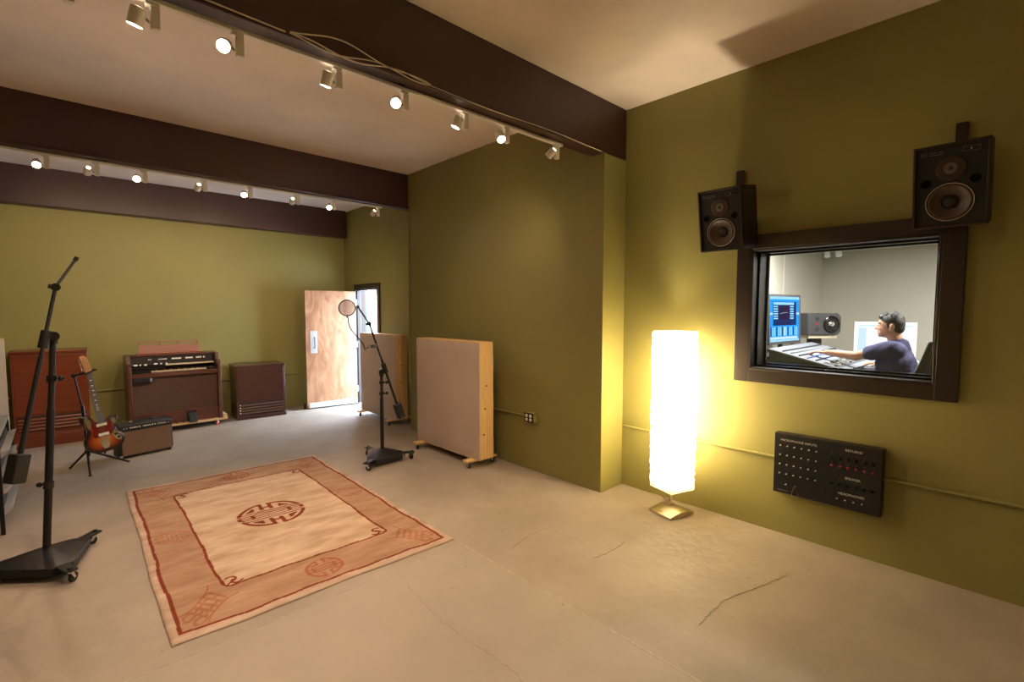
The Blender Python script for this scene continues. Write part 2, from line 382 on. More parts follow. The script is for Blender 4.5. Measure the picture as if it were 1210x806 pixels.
struct(MB().box((-2.8, -2.6, 0), (-2.6, 8.5, 3.57)).build('wall_left', 'green', smooth=False), 'olive green wall on the left side')
struct(MB().box((-2.8, -2.8, 0), (4.14, -2.6, 3.57)).build('wall_back', 'green', smooth=False), 'olive green wall behind the camera')
struct(MB().box((-2.6, 2.56, 3.0), (XR, 2.70, ZC)).build('ceiling_beam', 'beam', bevel=.006), 'dark brown ceiling beam nearest the camera')
struct(MB().box((-2.6, 5.76, 3.0), (XR, 5.90, 3.52)).box((-2.6, 5.74, 3.0), (XP+.02, 5.76, 3.025)).build('ceiling_beam', 'beam', bevel=.006), 'dark brown ceiling beam in the middle of the room')
struct(MB().box((-2.6, 8.30, 2.92), (3.80, 8.50, 3.38)).build('ceiling_beam', 'beam', bevel=.006), 'dark brown ceiling beam along the far wall')

# ------------------------------------------------------------------ control room window
win = struct(bpy.data.objects.new('window_1', None), 'dark framed control room window in the green wall'); COL.objects.link(win); win.location = (XR, .9, WZ0)
def WB(name, a, b, mat='casing', bevel=.003, parent=win):
    o = Vector(win.location); return MB().box(Vector(a)-o, Vector(b)-o).build(name, mat, parent, bevel)
FO = (.25, 1.535, 1.105, 2.205)
WB('casing_board', (3.812, FO[0], FO[2]), (XR, WY0, FO[3])); WB('casing_board', (3.812, WY1, FO[2]), (XR, FO[1], FO[3]))
WB('casing_board', (3.812, WY0, FO[2]), (XR, WY1, WZ0)); WB('casing_board', (3.812, WY0, WZ1), (XR, WY1, FO[3]))
WB('jamb_board', (3.814, WY0, WZ0), (4.16, WY0+.015, WZ1)); WB('jamb_board', (3.814, WY1-.015, WZ0), (4.16, WY1, WZ1))
WB('jamb_board', (3.814, WY0+.015, WZ0), (4.16, WY1-.015, WZ0+.015)); WB('jamb_board', (3.814, WY0+.015, WZ1-.015), (4.16, WY1-.015, WZ1))
for x0 in (3.905, 4.085):
    for a, b in (((x0, WY0+.015, WZ0+.015), (x0+.02, WY0+.03, WZ1-.015)), ((x0, WY1-.03, WZ0+.015), (x0+.02, WY1-.015, WZ1-.015)),
                 ((x0, WY0+.03, WZ0+.015), (x0+.02, WY1-.03, WZ0+.03)), ((x0, WY0+.03, WZ1-.03), (x0+.02, WY1-.03, WZ1-.015))):
        WB('glazing_bead', a, b, 'blackgloss', .002)
    WB('pane', (x0+.021, WY0+.016, WZ0+.016), (x0+.027, WY1-.016, WZ1-.016), 'glass', 0)

# ------------------------------------------------------------------ door
door = struct(bpy.data.objects.new('door_1', None), 'open plywood door with silver pull plate at the far corner'); COL.objects.link(door); door.location = (XR, 7.65, 0)
def DB(name, a, b, mat='casing', bevel=.003):
    o = Vector(door.location); return MB().box(Vector(a)-o, Vector(b)-o).build(name, mat, door, bevel)
DB('door_casing', (3.815, DY0-.085, 0), (XR, DY0, DZ+.085)); DB('door_casing', (3.815, DY1, 0), (XR, DY1+.05, DZ+.085)); DB('door_casing', (3.815, DY0, DZ), (XR, DY1, DZ+.085))
DB('door_jamb', (XR, DY0, 0), (3.90, DY0+.02, DZ)); DB('door_jamb', (XR, DY1-.02, 0), (3.90, DY1, DZ)); DB('door_jamb', (XR, DY0+.02, DZ-.02), (3.90, DY1-.02, DZ))
DB('threshold', (3.80, DY0+.02, 0), (3.90, DY1-.02, .012), 'alu')
hinge = Vector((3.795, 7.985, 0)); tip = Vector((2.965, 8.075, 0)); dv = tip - hinge
leaf = bpy.data.objects.new('leaf', None)
XL = Matrix.Translation(hinge - door.location) @ Matrix.Rotation(math.atan2(dv.y, dv.x), 4, 'Z')
WL = dv.length   # local x runs from hinge to free edge, local +y faces the room
lf = MB().box((0, -.045, .02), (WL, 0, 1.965), XL).build('leaf', 'birch', door, .002)
MB().box((WL-.18, 0, .93), (WL-.07, .003, 1.30), XL).build('pull_plate', 'alu', lf, .001)
MB().tube([XL @ Vector(p) for p in ((WL-.125, .003, 1.02), (WL-.125, .05, 1.02), (WL-.125, .055, 1.04), (WL-.125, .055, 1.17), (WL-.125, .05, 1.19), (WL-.125, .003, 1.19))], .008).build('pull_handle', 'blackgloss', lf)
MB().box((.01, .0, .02), (WL-.03, .012, .105), XL).build('door_sweep', 'alu', lf, .002)
MB().box((.0, -.04, .004), (WL-.02, -.005, .02), XL).build('seal', 'rubber', lf)
for z in (.22, 1.0, 1.72):
    MB().box((-.022, -.02, z), (.012, .004, z+.10), XL).build('hinge', 'chrome', lf, .002)
tag(MB().cyl((2.955, 8.16, 0), (2.955, 8.16, .012), .024).cyl((2.955, 8.16, .012), (2.955, 8.16, .07), .018, .015).cyl((2.955, 8.16, .07), (2.955, 8.16, .082), .02).build('door_stop', 'rubber'), 'small black rubber door stop on the floor behind the door', 'door stop')
# outside, seen through the doorway
struct(MB().box((3.90, 5.76, -.15), (9.0, 16.0, -.02)).build('ground_outside', 'outside_ground', smooth=False), 'pale concrete ground outside the open door')
out = struct(bpy.data.objects.new('wall_outside', None), 'white and blue grey board fence outside the door'); COL.objects.link(out); out.location = (4, 10.5, -.02)
for i in range(26):
    x0 = i * .16
    MB().box((x0, 0, 0), (x0 + .145, .03 if i % 2 else .05, 2.6)).build('fence_board', 'outside_blue' if i % 3 == 1 else 'outside_board', out, .004)
tag(MB().box((4.64, 9.50, -.02), (4.73, 9.59, 2.5)).build('timber_post', 'outside_post', bevel=.006), 'brown timber post standing outside the open doorway', 'post')

# ------------------------------------------------------------------ conduits and outlet
def conduit(pts, label, mat='green', r=.011):
    mb = MB(); mb.tube(pts, r, 10)
    for p in (pts[0], pts[-1]): pass
    return tag(mb.build('wall_conduit', mat), label, 'conduit', 'green painted conduits on the walls')
conduit([(XR-.014, 2.54, .565), (XR-.014, 1.22, .565)], 'thin green conduit behind the floor lamp')
conduit([(XR-.014, .575, .565), (XR-.014, -2.58, .565)], 'thin green conduit running right from the black input panel')
conduit([(XP-.014, 3.51, .555), (XP-.014, 5.70, .555), (XP-.014, 5.735, .575), (XP-.014, 5.745, .62), (XP-.014, 5.745, 2.90), (XP-.014, 5.73, 2.945), (XP+.0, 5.70, 2.97)], 'green conduit climbing beside the near panel up to the beam')
conduit([(-2.58, YF-.014, .56), (3.0, YF-.014, .56)], 'thin dark green conduit along the far wall behind the organ')
ob = thing('outlet_box', 'green metal outlet box with black plate and four white sockets', 'outlet', (XP, 3.415, .555), (0, 0, R(-90)))
MB().box((-.065, -.055, -.05), (.065, 0, .05)).build('box', 'green', ob, .003)
pl = MB().box((-.062, -.061, -.047), (.062, -.055, .047)).build('cover_plate', 'black', ob, .002)
for sx in (-.028, .028):
    for sz in (-.02, .02):
        so = MB().cyl((sx, -.061, sz), (sx, -.0645, sz), .0165, n=20).build('socket', 'white', pl)
        MB().box((sx-.007, -.0652, sz-.004), (sx-.0045, -.0644, sz+.005)).box((sx+.0045, -.0652, sz-.004), (sx+.007, -.0644, sz+.005)).build('slot', 'blackmatte', so)

# ------------------------------------------------------------------ track lights
def light_track(y, x0, x1, label):
    t = thing('light_track', label, 'light track', ((x0+x1)/2, y, 3.0))
    h = (x1-x0)/2
    MB().box((-h, -.018, -.026), (h, .018, -.006)).build('rail', 'white', t, .003)
    for k in range(5):
        x = -h + .25 + k * (2*h-.5)/4
        MB().box((x-.02, -.026, -.006), (x+.02, .026, 0)).build('mounting_clip', 'black', t)
light_track(2.66, -2.4, 3.06, 'white light track under the near ceiling beam')
light_track(5.85, -2.4, 3.17, 'white light track under the middle ceiling beam')
def track_head(x, y, aim, side, label, group, lit):
    t = thing('track_light', label, 'track light', (x, y, 2.974), (0, 0, 0), group)
    MB().box((-.022, -.016, -.016), (.03, .016, 0)).box((-.006, -.016, -.110), (.030, .016, -.016)).build('adapter', 'white', t, .004)
    a = Vector(aim).normalized(); piv = Vector((-.052 if side < 0 else .078, 0, -.075))
    X = Matrix.Translation(piv) @ a.to_track_quat('Z', 'Y').to_matrix().to_4x4()
    MB().tube([(-.008 if side < 0 else .034, 0, -.085), (piv.x - math.copysign(.030, piv.x)*1.0, 0, -.075)], .006).build('yoke', 'chrome', t)
    can = MB().lathe([(.018, -.038), (.027, -.036), (.030, -.028), (.030, .038), (.028, .038), (.027, .02), (.012, .006)], 24, X).build('lamp_can', 'white', t)
    MB().lathe([(.008, .008), (.0265, .022), (.0265, .027), (.001, .032)], 20, X).build('bulb', 'bulb', can)
    MB().lathe([(.017, -.0385), (.012, -.0395), (.001, -.0396)], 16, X).build('vent_glow', 'bulbback', can)
    ld = bpy.data.lights.new('lamp_light', 'SPOT'); ld.energy = SPOT_W * lit; ld.color = WARM; ld.spot_size = R(125); ld.spot_blend = 1.0; ld.shadow_soft_size = .026
    lo = bpy.data.objects.new('lamp_light', ld); COL.objects.link(lo); lo.parent = t
    lo.matrix_local = Matrix.Translation(piv + a * .042) @ a.to_track_quat('-Z', 'Y').to_matrix().to_4x4()
ORD = ['first', 'second', 'third', 'fourth', 'fifth', 'sixth', 'seventh', 'eighth', 'ninth', 'tenth', 'eleventh']
near = [(2.99, (-.15, .85, -.60), -1, .6), (2.44, (-.15, -.55, -.8), -1, 1.0), (2.06, (-.25, .35, -.95), -1, 1.0), (1.60, (-.5, -.75, -.62), -1, 1.1),
        (1.18, (-.1, .35, -.95), -1, 1.1), (.69, (-.35, -.8, -.55), -1, 1.1), (.36, (-.2, .3, -.95), -1, 1.0), (.08, (-.1, -.8, -.6), -1, 1.0)]
for i, (x, aim, sd, lit) in enumerate(near):
    w_ = 'facing the camera' if i % 2 else 'turned away'
    track_head(x, 2.66, aim, sd, 'white track light %s, %s from right on the near beam' % (w_, ORD[i]), 'track lights on the near beam', lit)
far = [(3.10, (-.1, .8, -.7), -1, .35), (2.52, (-.25, -.75, -.6), -1, .9), (2.09, (.1, .8, -.5), -1, .9), (1.59, (-.2, -.8, -.55), -1, .9),
       (1.165, (-.1, .8, -.5), -1, .9), (.67, (-.1, -.85, -.5), -1, .9), (.32, (-.1, .8, -.5), -1, .9), (-.01, (0, -.8, -.6), -1, .9)]
for i, (x, aim, sd, lit) in enumerate(far):
    w_ = 'facing the camera' if i % 2 else 'turned to the far wall'
    track_head(x, 5.85, aim, sd, 'white track light %s, %s from right on the middle beam' % (w_, ORD[i]), 'track lights on the middle beam', lit)
# cables along the lower edge of the near beam
def cable_pts(x0, x1, sag, ph, n=44):
    out = []
    for i in range(n+1):
        t = i/n; x = x0 + (x1-x0)*t; env = math.sin(PI*t)
        out.append((x, 2.547 - .005*math.cos(ph), 3.012 + sag*env + .030*env*math.sin(2*PI*1.35*t*(x1-x0) + ph)))
    return out
for k, (sag, ph, lab) in enumerate(((.04, 0, 'upper cream cable twisted along the lower edge of the near beam'), (.0, 2.2, 'middle cream cable twisted along the lower edge of the near beam'), (-.012, 3.6, 'lower cream cable looping along the lower edge of the near beam'))):
    tag(MB().tube(cable_pts(.90, 1.72, sag, ph), .0035, 6).build('cable', 'wirecream'), lab, 'cable', 'cables on the near beam')
tag(MB().tube([(x, 2.5525, 3.008 + .006*math.sin(x*5)) for x in np.linspace(1.73, 3.46, 30)], .003, 6).build('cable', 'wirecream'), 'thin cream cable stretched along the near beam to the green wall', 'cable', 'cables on the near beam')
tag(MB().tube([(x, 2.5525, 3.012 + .008*math.sin(x*4)) for x in np.linspace(-2.5, .88, 40)], .004, 6).build('cable', 'wirecream'), 'cream cable along the near beam leaving the picture at the top', 'cable', 'cables on the near beam')

# ------------------------------------------------------------------ rug
def rug():
    Wd, Ln = 1.675, 2.72; nx, ny = 336, 545
    xs = np.linspace(-Wd/2, Wd/2, nx); ys = np.linspace(-Ln/2, Ln/2, ny)
    Xg, Yg = np.meshgrid(xs, ys, indexing='ij')
    wob = 0.005*np.sin(Yg*9+1)+0.003*np.sin(Yg*23)+0.004*np.sin(Xg*17+2)
    x = Xg + wob*.6; y = Yg + 0.005*np.sin(Xg*11)+0.004*np.sin(Xg*29+Yg*3)
    ax, ay = np.abs(x), np.abs(y)
    col = np.zeros((nx, ny, 3)); 
    edge = np.array([.50, .385, .31]); band = np.array([.41, .265, .180]); field = np.array([.56, .435, .325]); red = np.array([.215, .045, .022]); motif = np.array([.345, .125, .062])
    col[:] = edge
    ox, oy, ix, iy = .785, 1.295, .53, .955
    col[(ax < ox) & (ay < oy)] = band
    rr = .045; qx, qy = ax-ix+rr, ay-iy+rr
    dfield = np.hypot(np.maximum(qx, 0), np.maximum(qy, 0)) + np.minimum(np.maximum(qx, qy), 0) - rr
    col[dfield < 0] = field
    def paint(mask, c, a=1.0): col[mask] = col[mask]*(1-a) + c*a
    rl = .0095
    paint((np.abs(np.maximum(ax-ox, ay-oy)) < rl), red)
    # inner frame line, turned into scrolls at its corners
    paint(np.abs(dfield) < rl*.9, red)
    def arc(cx, cy, r, a0, a1, wdt):
        d = np.hypot(ax-cx, ay-cy); an = np.degrees(np.arctan2(ay-cy, ax-cx)) % 360
        inr = (an >= a0) & (an <= a1) if a0 <= a1 else ((an >= a0) | (an <= a1))
        return (np.abs(d-r) < wdt) & inr
    def seg(px, py, qx, qy, wdt, X=None, Y=None):
        X = ax if X is None else X; Y = ay if Y is None else Y
        vx, vy = qx-px, qy-py; t = np.clip(((X-px)*vx+(Y-py)*vy)/(vx*vx+vy*vy), 0, 1)
        return np.hypot(X-px-t*vx, Y-py-t*vy) < wdt
    paint(seg(ix-.012, iy-.012, ix-.045, iy-.045, rl*.8) | arc(ix-.045, iy-.078, .030, 110, 330, .008) | arc(ix-.078, iy-.045, .030, 300, 160, .008), red)
    # medallions
    def medal(u, v, s=1.0):
        rho = np.hypot(u, v); au, av = np.abs(u), np.abs(v); t = .042
        m = (np.abs(rho-.94) < .06) & (au > .07) & (np.abs(av-.17) > .045) 
        for k in (-.30, -.15, 0, .15, .30):
            lim = .93 if abs(k) < .2 else .88
            m |= (np.abs(v-k) < t*.75) & (rho < lim) 
        m |= (np.abs(av-.08) < .07) & (np.abs(au-.55) < .06)
        m |= (np.abs(au-.14) < .06) & (av > .42) & (rho < .97)            # the H
        m |= (np.abs(av-.62) < .05) & (au < .14)
        m |= (np.abs(au-.42) < .05) & (av > .44) & (av < .68)
        m |= (np.abs(rho-.74) < .045) & (au > .40) & (av > .40)
        m |= (np.abs(av-.46) < .04) & (au > .40) & (au < .62)
        return m
    paint(medal(x/.245, (y+.02)/.25), red)
    def medal2(u, v):
        rho = np.hypot(u, v); au, av = np.abs(u), np.abs(v)
        m = (np.abs(rho-.9) < .10) & (au > .10) & (np.abs(av-.12) > .05)
        for k in (-.24, 0, .24): m |= (np.abs(v-k) < .065) & (au < .6)
        m |= (np.abs(au-.56) < .09) & (av < .28)
        m |= (np.abs(av-.12) < .05) & (au > .5) & (rho < .95)
        m |= (np.abs(au-.2) < .08) & (av > .45) & (rho < .9)
        m |= (np.abs(av-.48) < .06) & (au > .2) & (au < .6)
        return m
    for cx, cy in ((0, -1.135), (0, 1.135)): paint(medal2((x-cx)/.118, (y-cy)/.118), motif, .85)
    for cx, cy in ((-.66, 0), (.66, 0)): paint(medal2((y-cy)/.118, (x-cx)/.105), motif, .5)
    # corner ladders running out along the diagonal
    p = ((ax-ix)+(ay-iy)*.72)/1.72; q = ((ax-ix)-(ay-iy)*.74)
    u = (p-.135)/.095; v = q/.10
    lad = (np.abs(u) < 1.0) & (np.abs(v) < .78)
    m = lad & ((np.abs(np.abs(v)-.40) < .085) & (np.abs(u) < .5))
    for k in (-.85, -.5, -.17, .17, .5): m |= lad & (np.abs(u-k) < .075) & (np.abs(v) < .72)
    m |= lad & (np.abs(v) < .09) & ((u < -.5) | ((u > .17) & (u < .5)))
    m |= (np.abs(np.hypot(u-.75, np.abs(v)-.45)-.3) < .085) & (u > .45)
    wing = np.abs(np.abs(v) - (.80 + .75*np.clip(-u-.55, 0, 2)**1.6 + .9*np.clip(u-.35, 0, 2)**1.5)) < .085
    m |= wing & (np.abs(u) < 1.35) & (np.abs(v) < 1.7)
    inb = (ax < ox-.02) & (ay < oy-.02) & ((ax > ix+.015) | (ay > iy+.015))
    paint(m & inb, motif, .7)
    z = .0125 + .0007*np.sin(x*7)*np.sin(y*6)
    ek = np.minimum(Wd/2-np.abs(Xg), Ln/2-np.abs(Yg)); z = z - .006*np.clip(1-ek/.012, 0, 1)
    z[col[..., 0] < .3] -= .0012
    ex = Xg + (.004*np.sin(Yg*4.3+.7)+.002*np.sin(Yg*13))*np.abs(Xg)/(Wd/2); ey = Yg + (.006*np.sin(Xg*6+1)+.003*np.sin(Xg*15))*np.abs(Yg)/(Ln/2)
    V = np.stack([ex, ey, z], -1).reshape(-1, 3); C = col.reshape(-1, 3)
    idx = np.arange(nx*ny).reshape(nx, ny)
    F = np.stack([idx[:-1, :-1], idx[1:, :-1], idx[1:, 1:], idx[:-1, 1:]], -1).reshape(-1, 4)
    loop = np.concatenate([idx[:-1, 0], idx[-1, :-1], idx[:0:-1, -1], idx[0, :0:-1]])
    Vb = V[loop].copy(); Vb[:, 2] = .001; n0 = len(V); nl = len(loop)
    k = np.arange(nl); Fs = np.stack([loop, n0+k, n0+(k+1) % nl, loop[(k+1) % nl]], -1)
    V = np.concatenate([V, Vb]); C = np.concatenate([C, np.tile(edge*.8, (nl, 1))]); F = np.concatenate([F, Fs])
    me = bpy.data.meshes.new('area_rug'); me.vertices.add(len(V)); me.vertices.foreach_set('co', V.astype(np.float32).ravel())
    me.loops.add(F.size); me.loops.foreach_set('vertex_index', F.astype(np.int32).ravel())
    me.polygons.add(len(F)); me.polygons.foreach_set('loop_start', np.arange(0, F.size, 4, dtype=np.int32))
    me.update(calc_edges=True); me.validate()
    a = me.color_attributes.new('Col', 'FLOAT_COLOR', 'POINT'); a.data.foreach_set('color', np.concatenate([C, np.ones((len(C), 1))], 1).astype(np.float32).ravel())
    me.polygons.foreach_set('use_smooth', [True]*len(me.polygons))
    o = link('area_rug', me, 'rug'); o.location = (1.2, 4.125, 0); o.rotation_euler = (0, 0, R(-1.2))
    tag(o, 'cream and tan wool rug with red border lines and a round red medallion', 'rug')
rug()

# ------------------------------------------------------------------ casters
def caster(parent, loc, r=.025, h=.06, wheel='rubber', fork='chrome', yaw=0.0, trail=.012):
    X = Matrix.Translation(loc) @ Matrix.Rotation(yaw, 4, 'Z')
    c = MB()
    c.box((-.02, -.02, h-.004), (.02, .02, h), X).cyl((0, 0, h-.012), (0, 0, h-.004), .012, X=X)
    for sy in (-1, 1): c.prism([(-.010, h-.012), (.012, h-.012), (trail+.008, r-.006), (trail-.008, r-.006)], sy*.012-.0015, sy*.012+.0015, X)
    o = c.build('caster', fork, parent)
    MB().cyl((trail, -.0095, r), (trail, .0095, r), r, n=20, X=X).build('wheel', wheel, o, .003)
    return o
# ------------------------------------------------------------------ rolling acoustic panels
def gobo(loc, yaw, Wd, depth, ztop, label, fab='fabric'):
    t = thing('acoustic_panel', label, 'acoustic panel', loc, (0, 0, yaw), 'rolling acoustic panels')
    h = Wd/2; z0 = .085; d = depth/2
    MB().box((-h, -d, z0), (-h+.035, d, ztop)).build('frame_board', 'pine', t, .002)
    MB().box((h-.035, -d, z0), (h, d, ztop)).build('frame_board', 'pine', t, .002)
    MB().box((-h+.035, -d, ztop-.035), (h-.035, d, ztop)).build('frame_board', 'pine', t, .002)
    MB().box((-h+.035, -d, z0), (h-.035, d, z0+.035)).build('frame_board', 'pine', t, .002)
    for sgn, nm in ((-1, 'front_fabric'), (1, 'back_fabric')):      # cloth stretched over the frame, its edge a little ragged
        nx, nz = 40, 44; vs = []; fs = []
        for i in range(nx+1):
            for j in range(nz+1):
                u = i/nx; v = j/nz; e = min(u, 1-u, v, 1-v)
                ragx = (.0015*math.sin(v*37)+.001*math.sin(v*71)) if i in (0, nx) else 0
                ragz = (.005*math.sin(u*33+1)+.004*math.sin(u*83)) * (1 if j else .3) if j in (0, nz) else 0
                y = sgn*(d + .004 + .010*min(1, e*14) + .0025*math.sin(u*21)*math.sin(v*17))
                vs.append((-h-.001+(Wd+.002)*u + ragx*(1 if i == 0 else -1), y, z0-.005+(ztop-z0-.006)*v + ragz))
        for i in range(nx):
            for j in range(nz):
                a = i*(nz+1)+j; fs.append((a, a+nz+1, a+nz+2, a+1))
        n0 = len(vs); ring = [i*(nz+1) for i in range(nx)] + [nx*(nz+1)+j for j in range(nz)] + [i*(nz+1)+nz for i in range(nx, 0, -1)] + [j for j in range(nz, 0, -1)]
        for k in ring: vs.append((vs[k][0], sgn*(d-.0005), vs[k][2]))
        for k in range(len(ring)): fs.append((ring[k], ring[(k+1) % len(ring)], n0+(k+1) % len(ring), n0+k))
        MB().add(vs, fs).build(nm, fab, t)
    for sx in (-1, 1):
        x = sx*(h-.11)
        fb = MB().box((x-.045, -d-.11, .063), (x+.045, d+.11, .0845)).build('foot_board', 'pine', t, .003)
        for sy in (-1, 1): caster(fb, (x, sy*(d+.07), 0), yaw=R(30*sx+20*sy))
    # knots in the end board
    for z in (.35, .62, .86): MB().cyl((h, -d*.3+.07*(z-.5), z), (h+.0008, -d*.3+.07*(z-.5), z), .010, n=10).build('knot', 'outside_post', t)
    return t
gobo((3.225, 4.40, 0), R(-90), 1.18, .18, 1.315, 'nearer beige fabric acoustic panel with pine sides on casters')
gobo((3.55, 6.60, 0), R(-90), 1.08, .18, 1.29, 'farther beige fabric acoustic panel on casters beside the open door')
gobo((-.98, 7.0, 0), R(2), 1.18, .16, 1.36, 'pale fabric acoustic panel cut off by the left edge of the picture', 'palefabric')

# ------------------------------------------------------------------ big boom stands
def boom_stand(c, corners, polyline, label, lean=(0, 0)):
    """c: pole foot; corners: three caster points; polyline: dict of world points"""
    c = Vector(c); t = thing('boom_stand', label, 'microphone stand', c, (0, 0, 0), 'heavy boom stands')
    pts = [Vector((*q, 0)) - c for q in corners]
    mb = MB(); n = 3; ring0 = []; ring1 = []
    for i in range(3):
        p = pts[i]; d = p.normalized(); s = Vector((-d.y, d.x, 0)); q = p - d*.10
        ring0 += [q - s*.055, q + s*.055]
    # order counter-clockwise
    ring0.sort(key=lambda v: math.atan2(v.y, v.x))
    low = [v + Vector((0,0,.035)) for v in ring0]; mid = [v + Vector((0,0,.085)) for v in ring0]; ins = [v*.90 + Vector((0,0,.093)) for v in ring0]
    apex = [Vector((math.cos(math.atan2(v.y, v.x)), math.sin(math.atan2(v.y, v.x)), 0))*.028 + Vector((0,0,.15)) for v in ring0]
    N = 6; vs = low+mid+ins+apex; fs = [tuple(range(N-1, -1, -1)), tuple(range(3*N, 4*N))]
    for k in range(3):
        for i in range(N): fs.append((k*N+i, k*N+(i+1) % N, (k+1)*N+(i+1) % N, (k+1)*N+i))
    base = mb.add(vs, fs).build('base', 'black', t, .004)
    for p in pts:
        d = p.normalized(); a = math.atan2(d.y, d.x); X = Matrix.Translation(p) @ Matrix.Rotation(a, 4, 'Z')
        br = MB().box((-.13, -.032, .075), (.022, .032, .088), X).box((-.09, -.036, .045), (-.075, .036, .08), X).cyl((0, 0, .088), (0, 0, .098), .014, X=X).build('caster_arm', 'black', base, .003)
        caster(br, p, r=.030, h=.075, yaw=a + 2.2, trail=.02)
    g = {k: Vector(v) - c for k, v in polyline.items()}
    pv = g['pivot']; foot = Vector((0, 0, .14)); ax = (pv - foot).normalized()
    at = lambda s: foot.lerp(pv, s)
    MB().cyl(foot, at(.66), .0205, n=18).build('lower_pole', 'black', t)
    MB().cyl(at(.66), at(1.0), .0165, n=18).build('upper_pole', 'black', t)
    for s_ in polyline_collars:
        cl = MB().cyl(at(s_-.016), at(s_+.016), .027, n=18).build('collar', 'blackgloss', t, .002)
        kx = Vector((math.cos(-.7), math.sin(-.7), 0)) * (1 if s_ > .5 else -1)
        MB().cyl(at(s_) + kx*.02, at(s_) + kx*.045, .007).ell(at(s_) + kx*.055, (.017, .017, .017), 12, 8).build('clamp_knob', 'blackgloss', cl)
    ct = MB().cyl(pv - ax*.05, pv + ax*.01, .024, n=16)
    ct.build('clutch_base', 'black', t, .002)
    bp, bt, cw = g['boom_mid'], g['boom_top'], g['weight']
    bd = (bt - cw).normalized(); view = Vector((c.x, c.y, 0)).normalized(); sd = bd.cross(view).normalized()
    off = view * -.035
    MB().cyl(pv + view*.015, pv - view*.06, .030, n=22).build('clutch_disc', 'blackgloss', t, .003)
    mid = cw.lerp(bt, polyline_t)
    MB().tube([mid - bd*.055 + off, mid + bd*.055 + off], .026, 12).build('boom_clamp', 'black', t, .003)
    MB().cyl(cw + off, cw.lerp(bt, .60) + off, .0135, n=14).build('boom', 'black', t)
    MB().cyl(cw.lerp(bt, .58) + off, bt + off, .0105, n=14).build('boom_extension', 'black', t)
    Xw = Matrix.Translation(cw + off) @ bd.to_track_quat('Z', 'Y').to_matrix().to_4x4()
    MB().box((-.038, -.038, -.085), (.038, .038, .085), Xw).build('counterweight', 'black', t, .008)
    MB().cyl(bt + off - view*.02, bt + off + view*.03, .024, n=16).cyl(bt + off - sd*.02, bt + off + sd*.035, .014, n=12).build('swivel_knob', 'blackgloss', t, .002)
    tipd = (g['tip'] - bt).normalized()
    MB().cyl(bt + off, g['tip'] + off, .0085, n=12).build('boom_tip', 'darkgrey', t)
    MB().cyl(g['tip'] + off - tipd*.005, g['tip'] + off + tipd*.022, .0125, n=12).build('thread_adapter', 'black', t)
    return t
polyline_collars = (.30, .80); polyline_t = .70
boom_stand((-.107, 4.19, 0), [(-.005, 3.885), (.135, 4.44), (-.45, 4.27)],
           dict(pivot=(-.018, 4.20, 1.485), boom_mid=(-.02, 4.2, 1.49), boom_top=(.006, 4.2, 1.79), tip=(.105, 4.2, 1.965), weight=(-.205, 4.05, .72)),
           'big black boom stand on a triangular wheeled base in the left foreground')
polyline_collars = (.72, .86); polyline_t = .50
boom_stand((2.523, 4.737, 0), [(2.25, 4.56), (2.80, 4.58), (2.525, 5.07)],
           dict(pivot=(2.53, 4.737, .985), boom_mid=(2.53, 4.73, 1.0), boom_top=(2.40, 4.737, 1.505), tip=(2.28, 4.737, 1.675), weight=(2.735, 4.737, .535)),
           'black boom stand with pop filter standing behind the rug corner')
pf = thing('pop_filter', 'round black mesh pop filter on a gooseneck clamped to the boom stand', 'pop filter', (2.405, 4.69, 1.27))
o_ = Vector(pf.location)
cc = MB().box((-.02, -.03, -.018), (.045, .015, .018)).build('clamp', 'black', pf, .003)
MB().cyl((-.045, -.01, 0), (-.02, -.01, 0), .004).ell((-.05, -.01, 0), (.012, .012, .012), 10, 8).build('clamp_screw', 'chrome', cc)
gp = bez([(-.02, -.02, -.01), (-.22, -.03, -.09), (-.06, -.03, .12), (-.24, -.04, .19)], 10)
gp = bez([(2.385, 4.68, 1.268), (2.28, 4.68, 1.235), (2.335, 4.68, 1.22), (2.30, 4.68, 1.29)], 8) + bez([(2.30, 4.68, 1.29), (2.235, 4.68, 1.40), (2.135, 4.68, 1.43), (2.142, 4.68, 1.575)], 12)[1:]
MB().tube([p - o_ for p in gp], .0055, 8).build('gooseneck', 'black', pf)
pc = Vector((2.138, 4.69, 1.668)) - o_; nrm = Vector((-.50, -.86, .05)).normalized(); Xd = Matrix.Translation(pc) @ nrm.to_track_quat('Z', 'Y').to_matrix().to_4x4()
rim = [Xd @ Vector((.079*math.cos(a), .079*math.sin(a), 0)) for a in np.linspace(0, 2*PI, 41)]
MB().tube(rim, .0058, 8, cap=False).cyl(pc - Vector((0,0,.10)), pc - Vector((0,0,.078)), .008).build('hoop', 'black', pf)
MB().lathe([(.077, -.0015), (.077, .0015)], 40, Xd).build('mesh_screen', 'nylon', pf)

# ------------------------------------------------------------------ paper floor lamp
lamp = thing('floor_lamp', 'tall glowing white paper floor lamp on a brushed steel base', 'lamp', (3.585, 1.91, 0), (0, 0, R(-14)))
nb = 12; vs = []; fs = []
for i in range(nb+1):
    for j in range(nb+1):
        u = -1+2*i/nb; v = -1+2*j/nb
        vs.append((.135*u*(1-.03*v*v), .115*v*(1-.03*u*u), .012+.042*(1-u*u*.85)*(1-.35*v*v)))
for i in range(nb):
    for j in range(nb): a = i*(nb+1)+j; fs.append((a, a+nb+1, a+nb+2, a+1))
ring = [i*(nb+1) for i in range(nb)] + [nb*(nb+1)+j for j in range(nb)] + [i*(nb+1)+nb for i in range(nb, 0, -1)] + [j for j in range(nb, 0, -1)]
n0 = len(vs)
for k in ring: vs.append((vs[k][0], vs[k][1], 0))
for k in range(len(ring)): fs.append((ring[k], n0+k, n0+(k+1) % len(ring), ring[(k+1) % len(ring)]))
fs.append(tuple(n0+k for k in range(len(ring))))
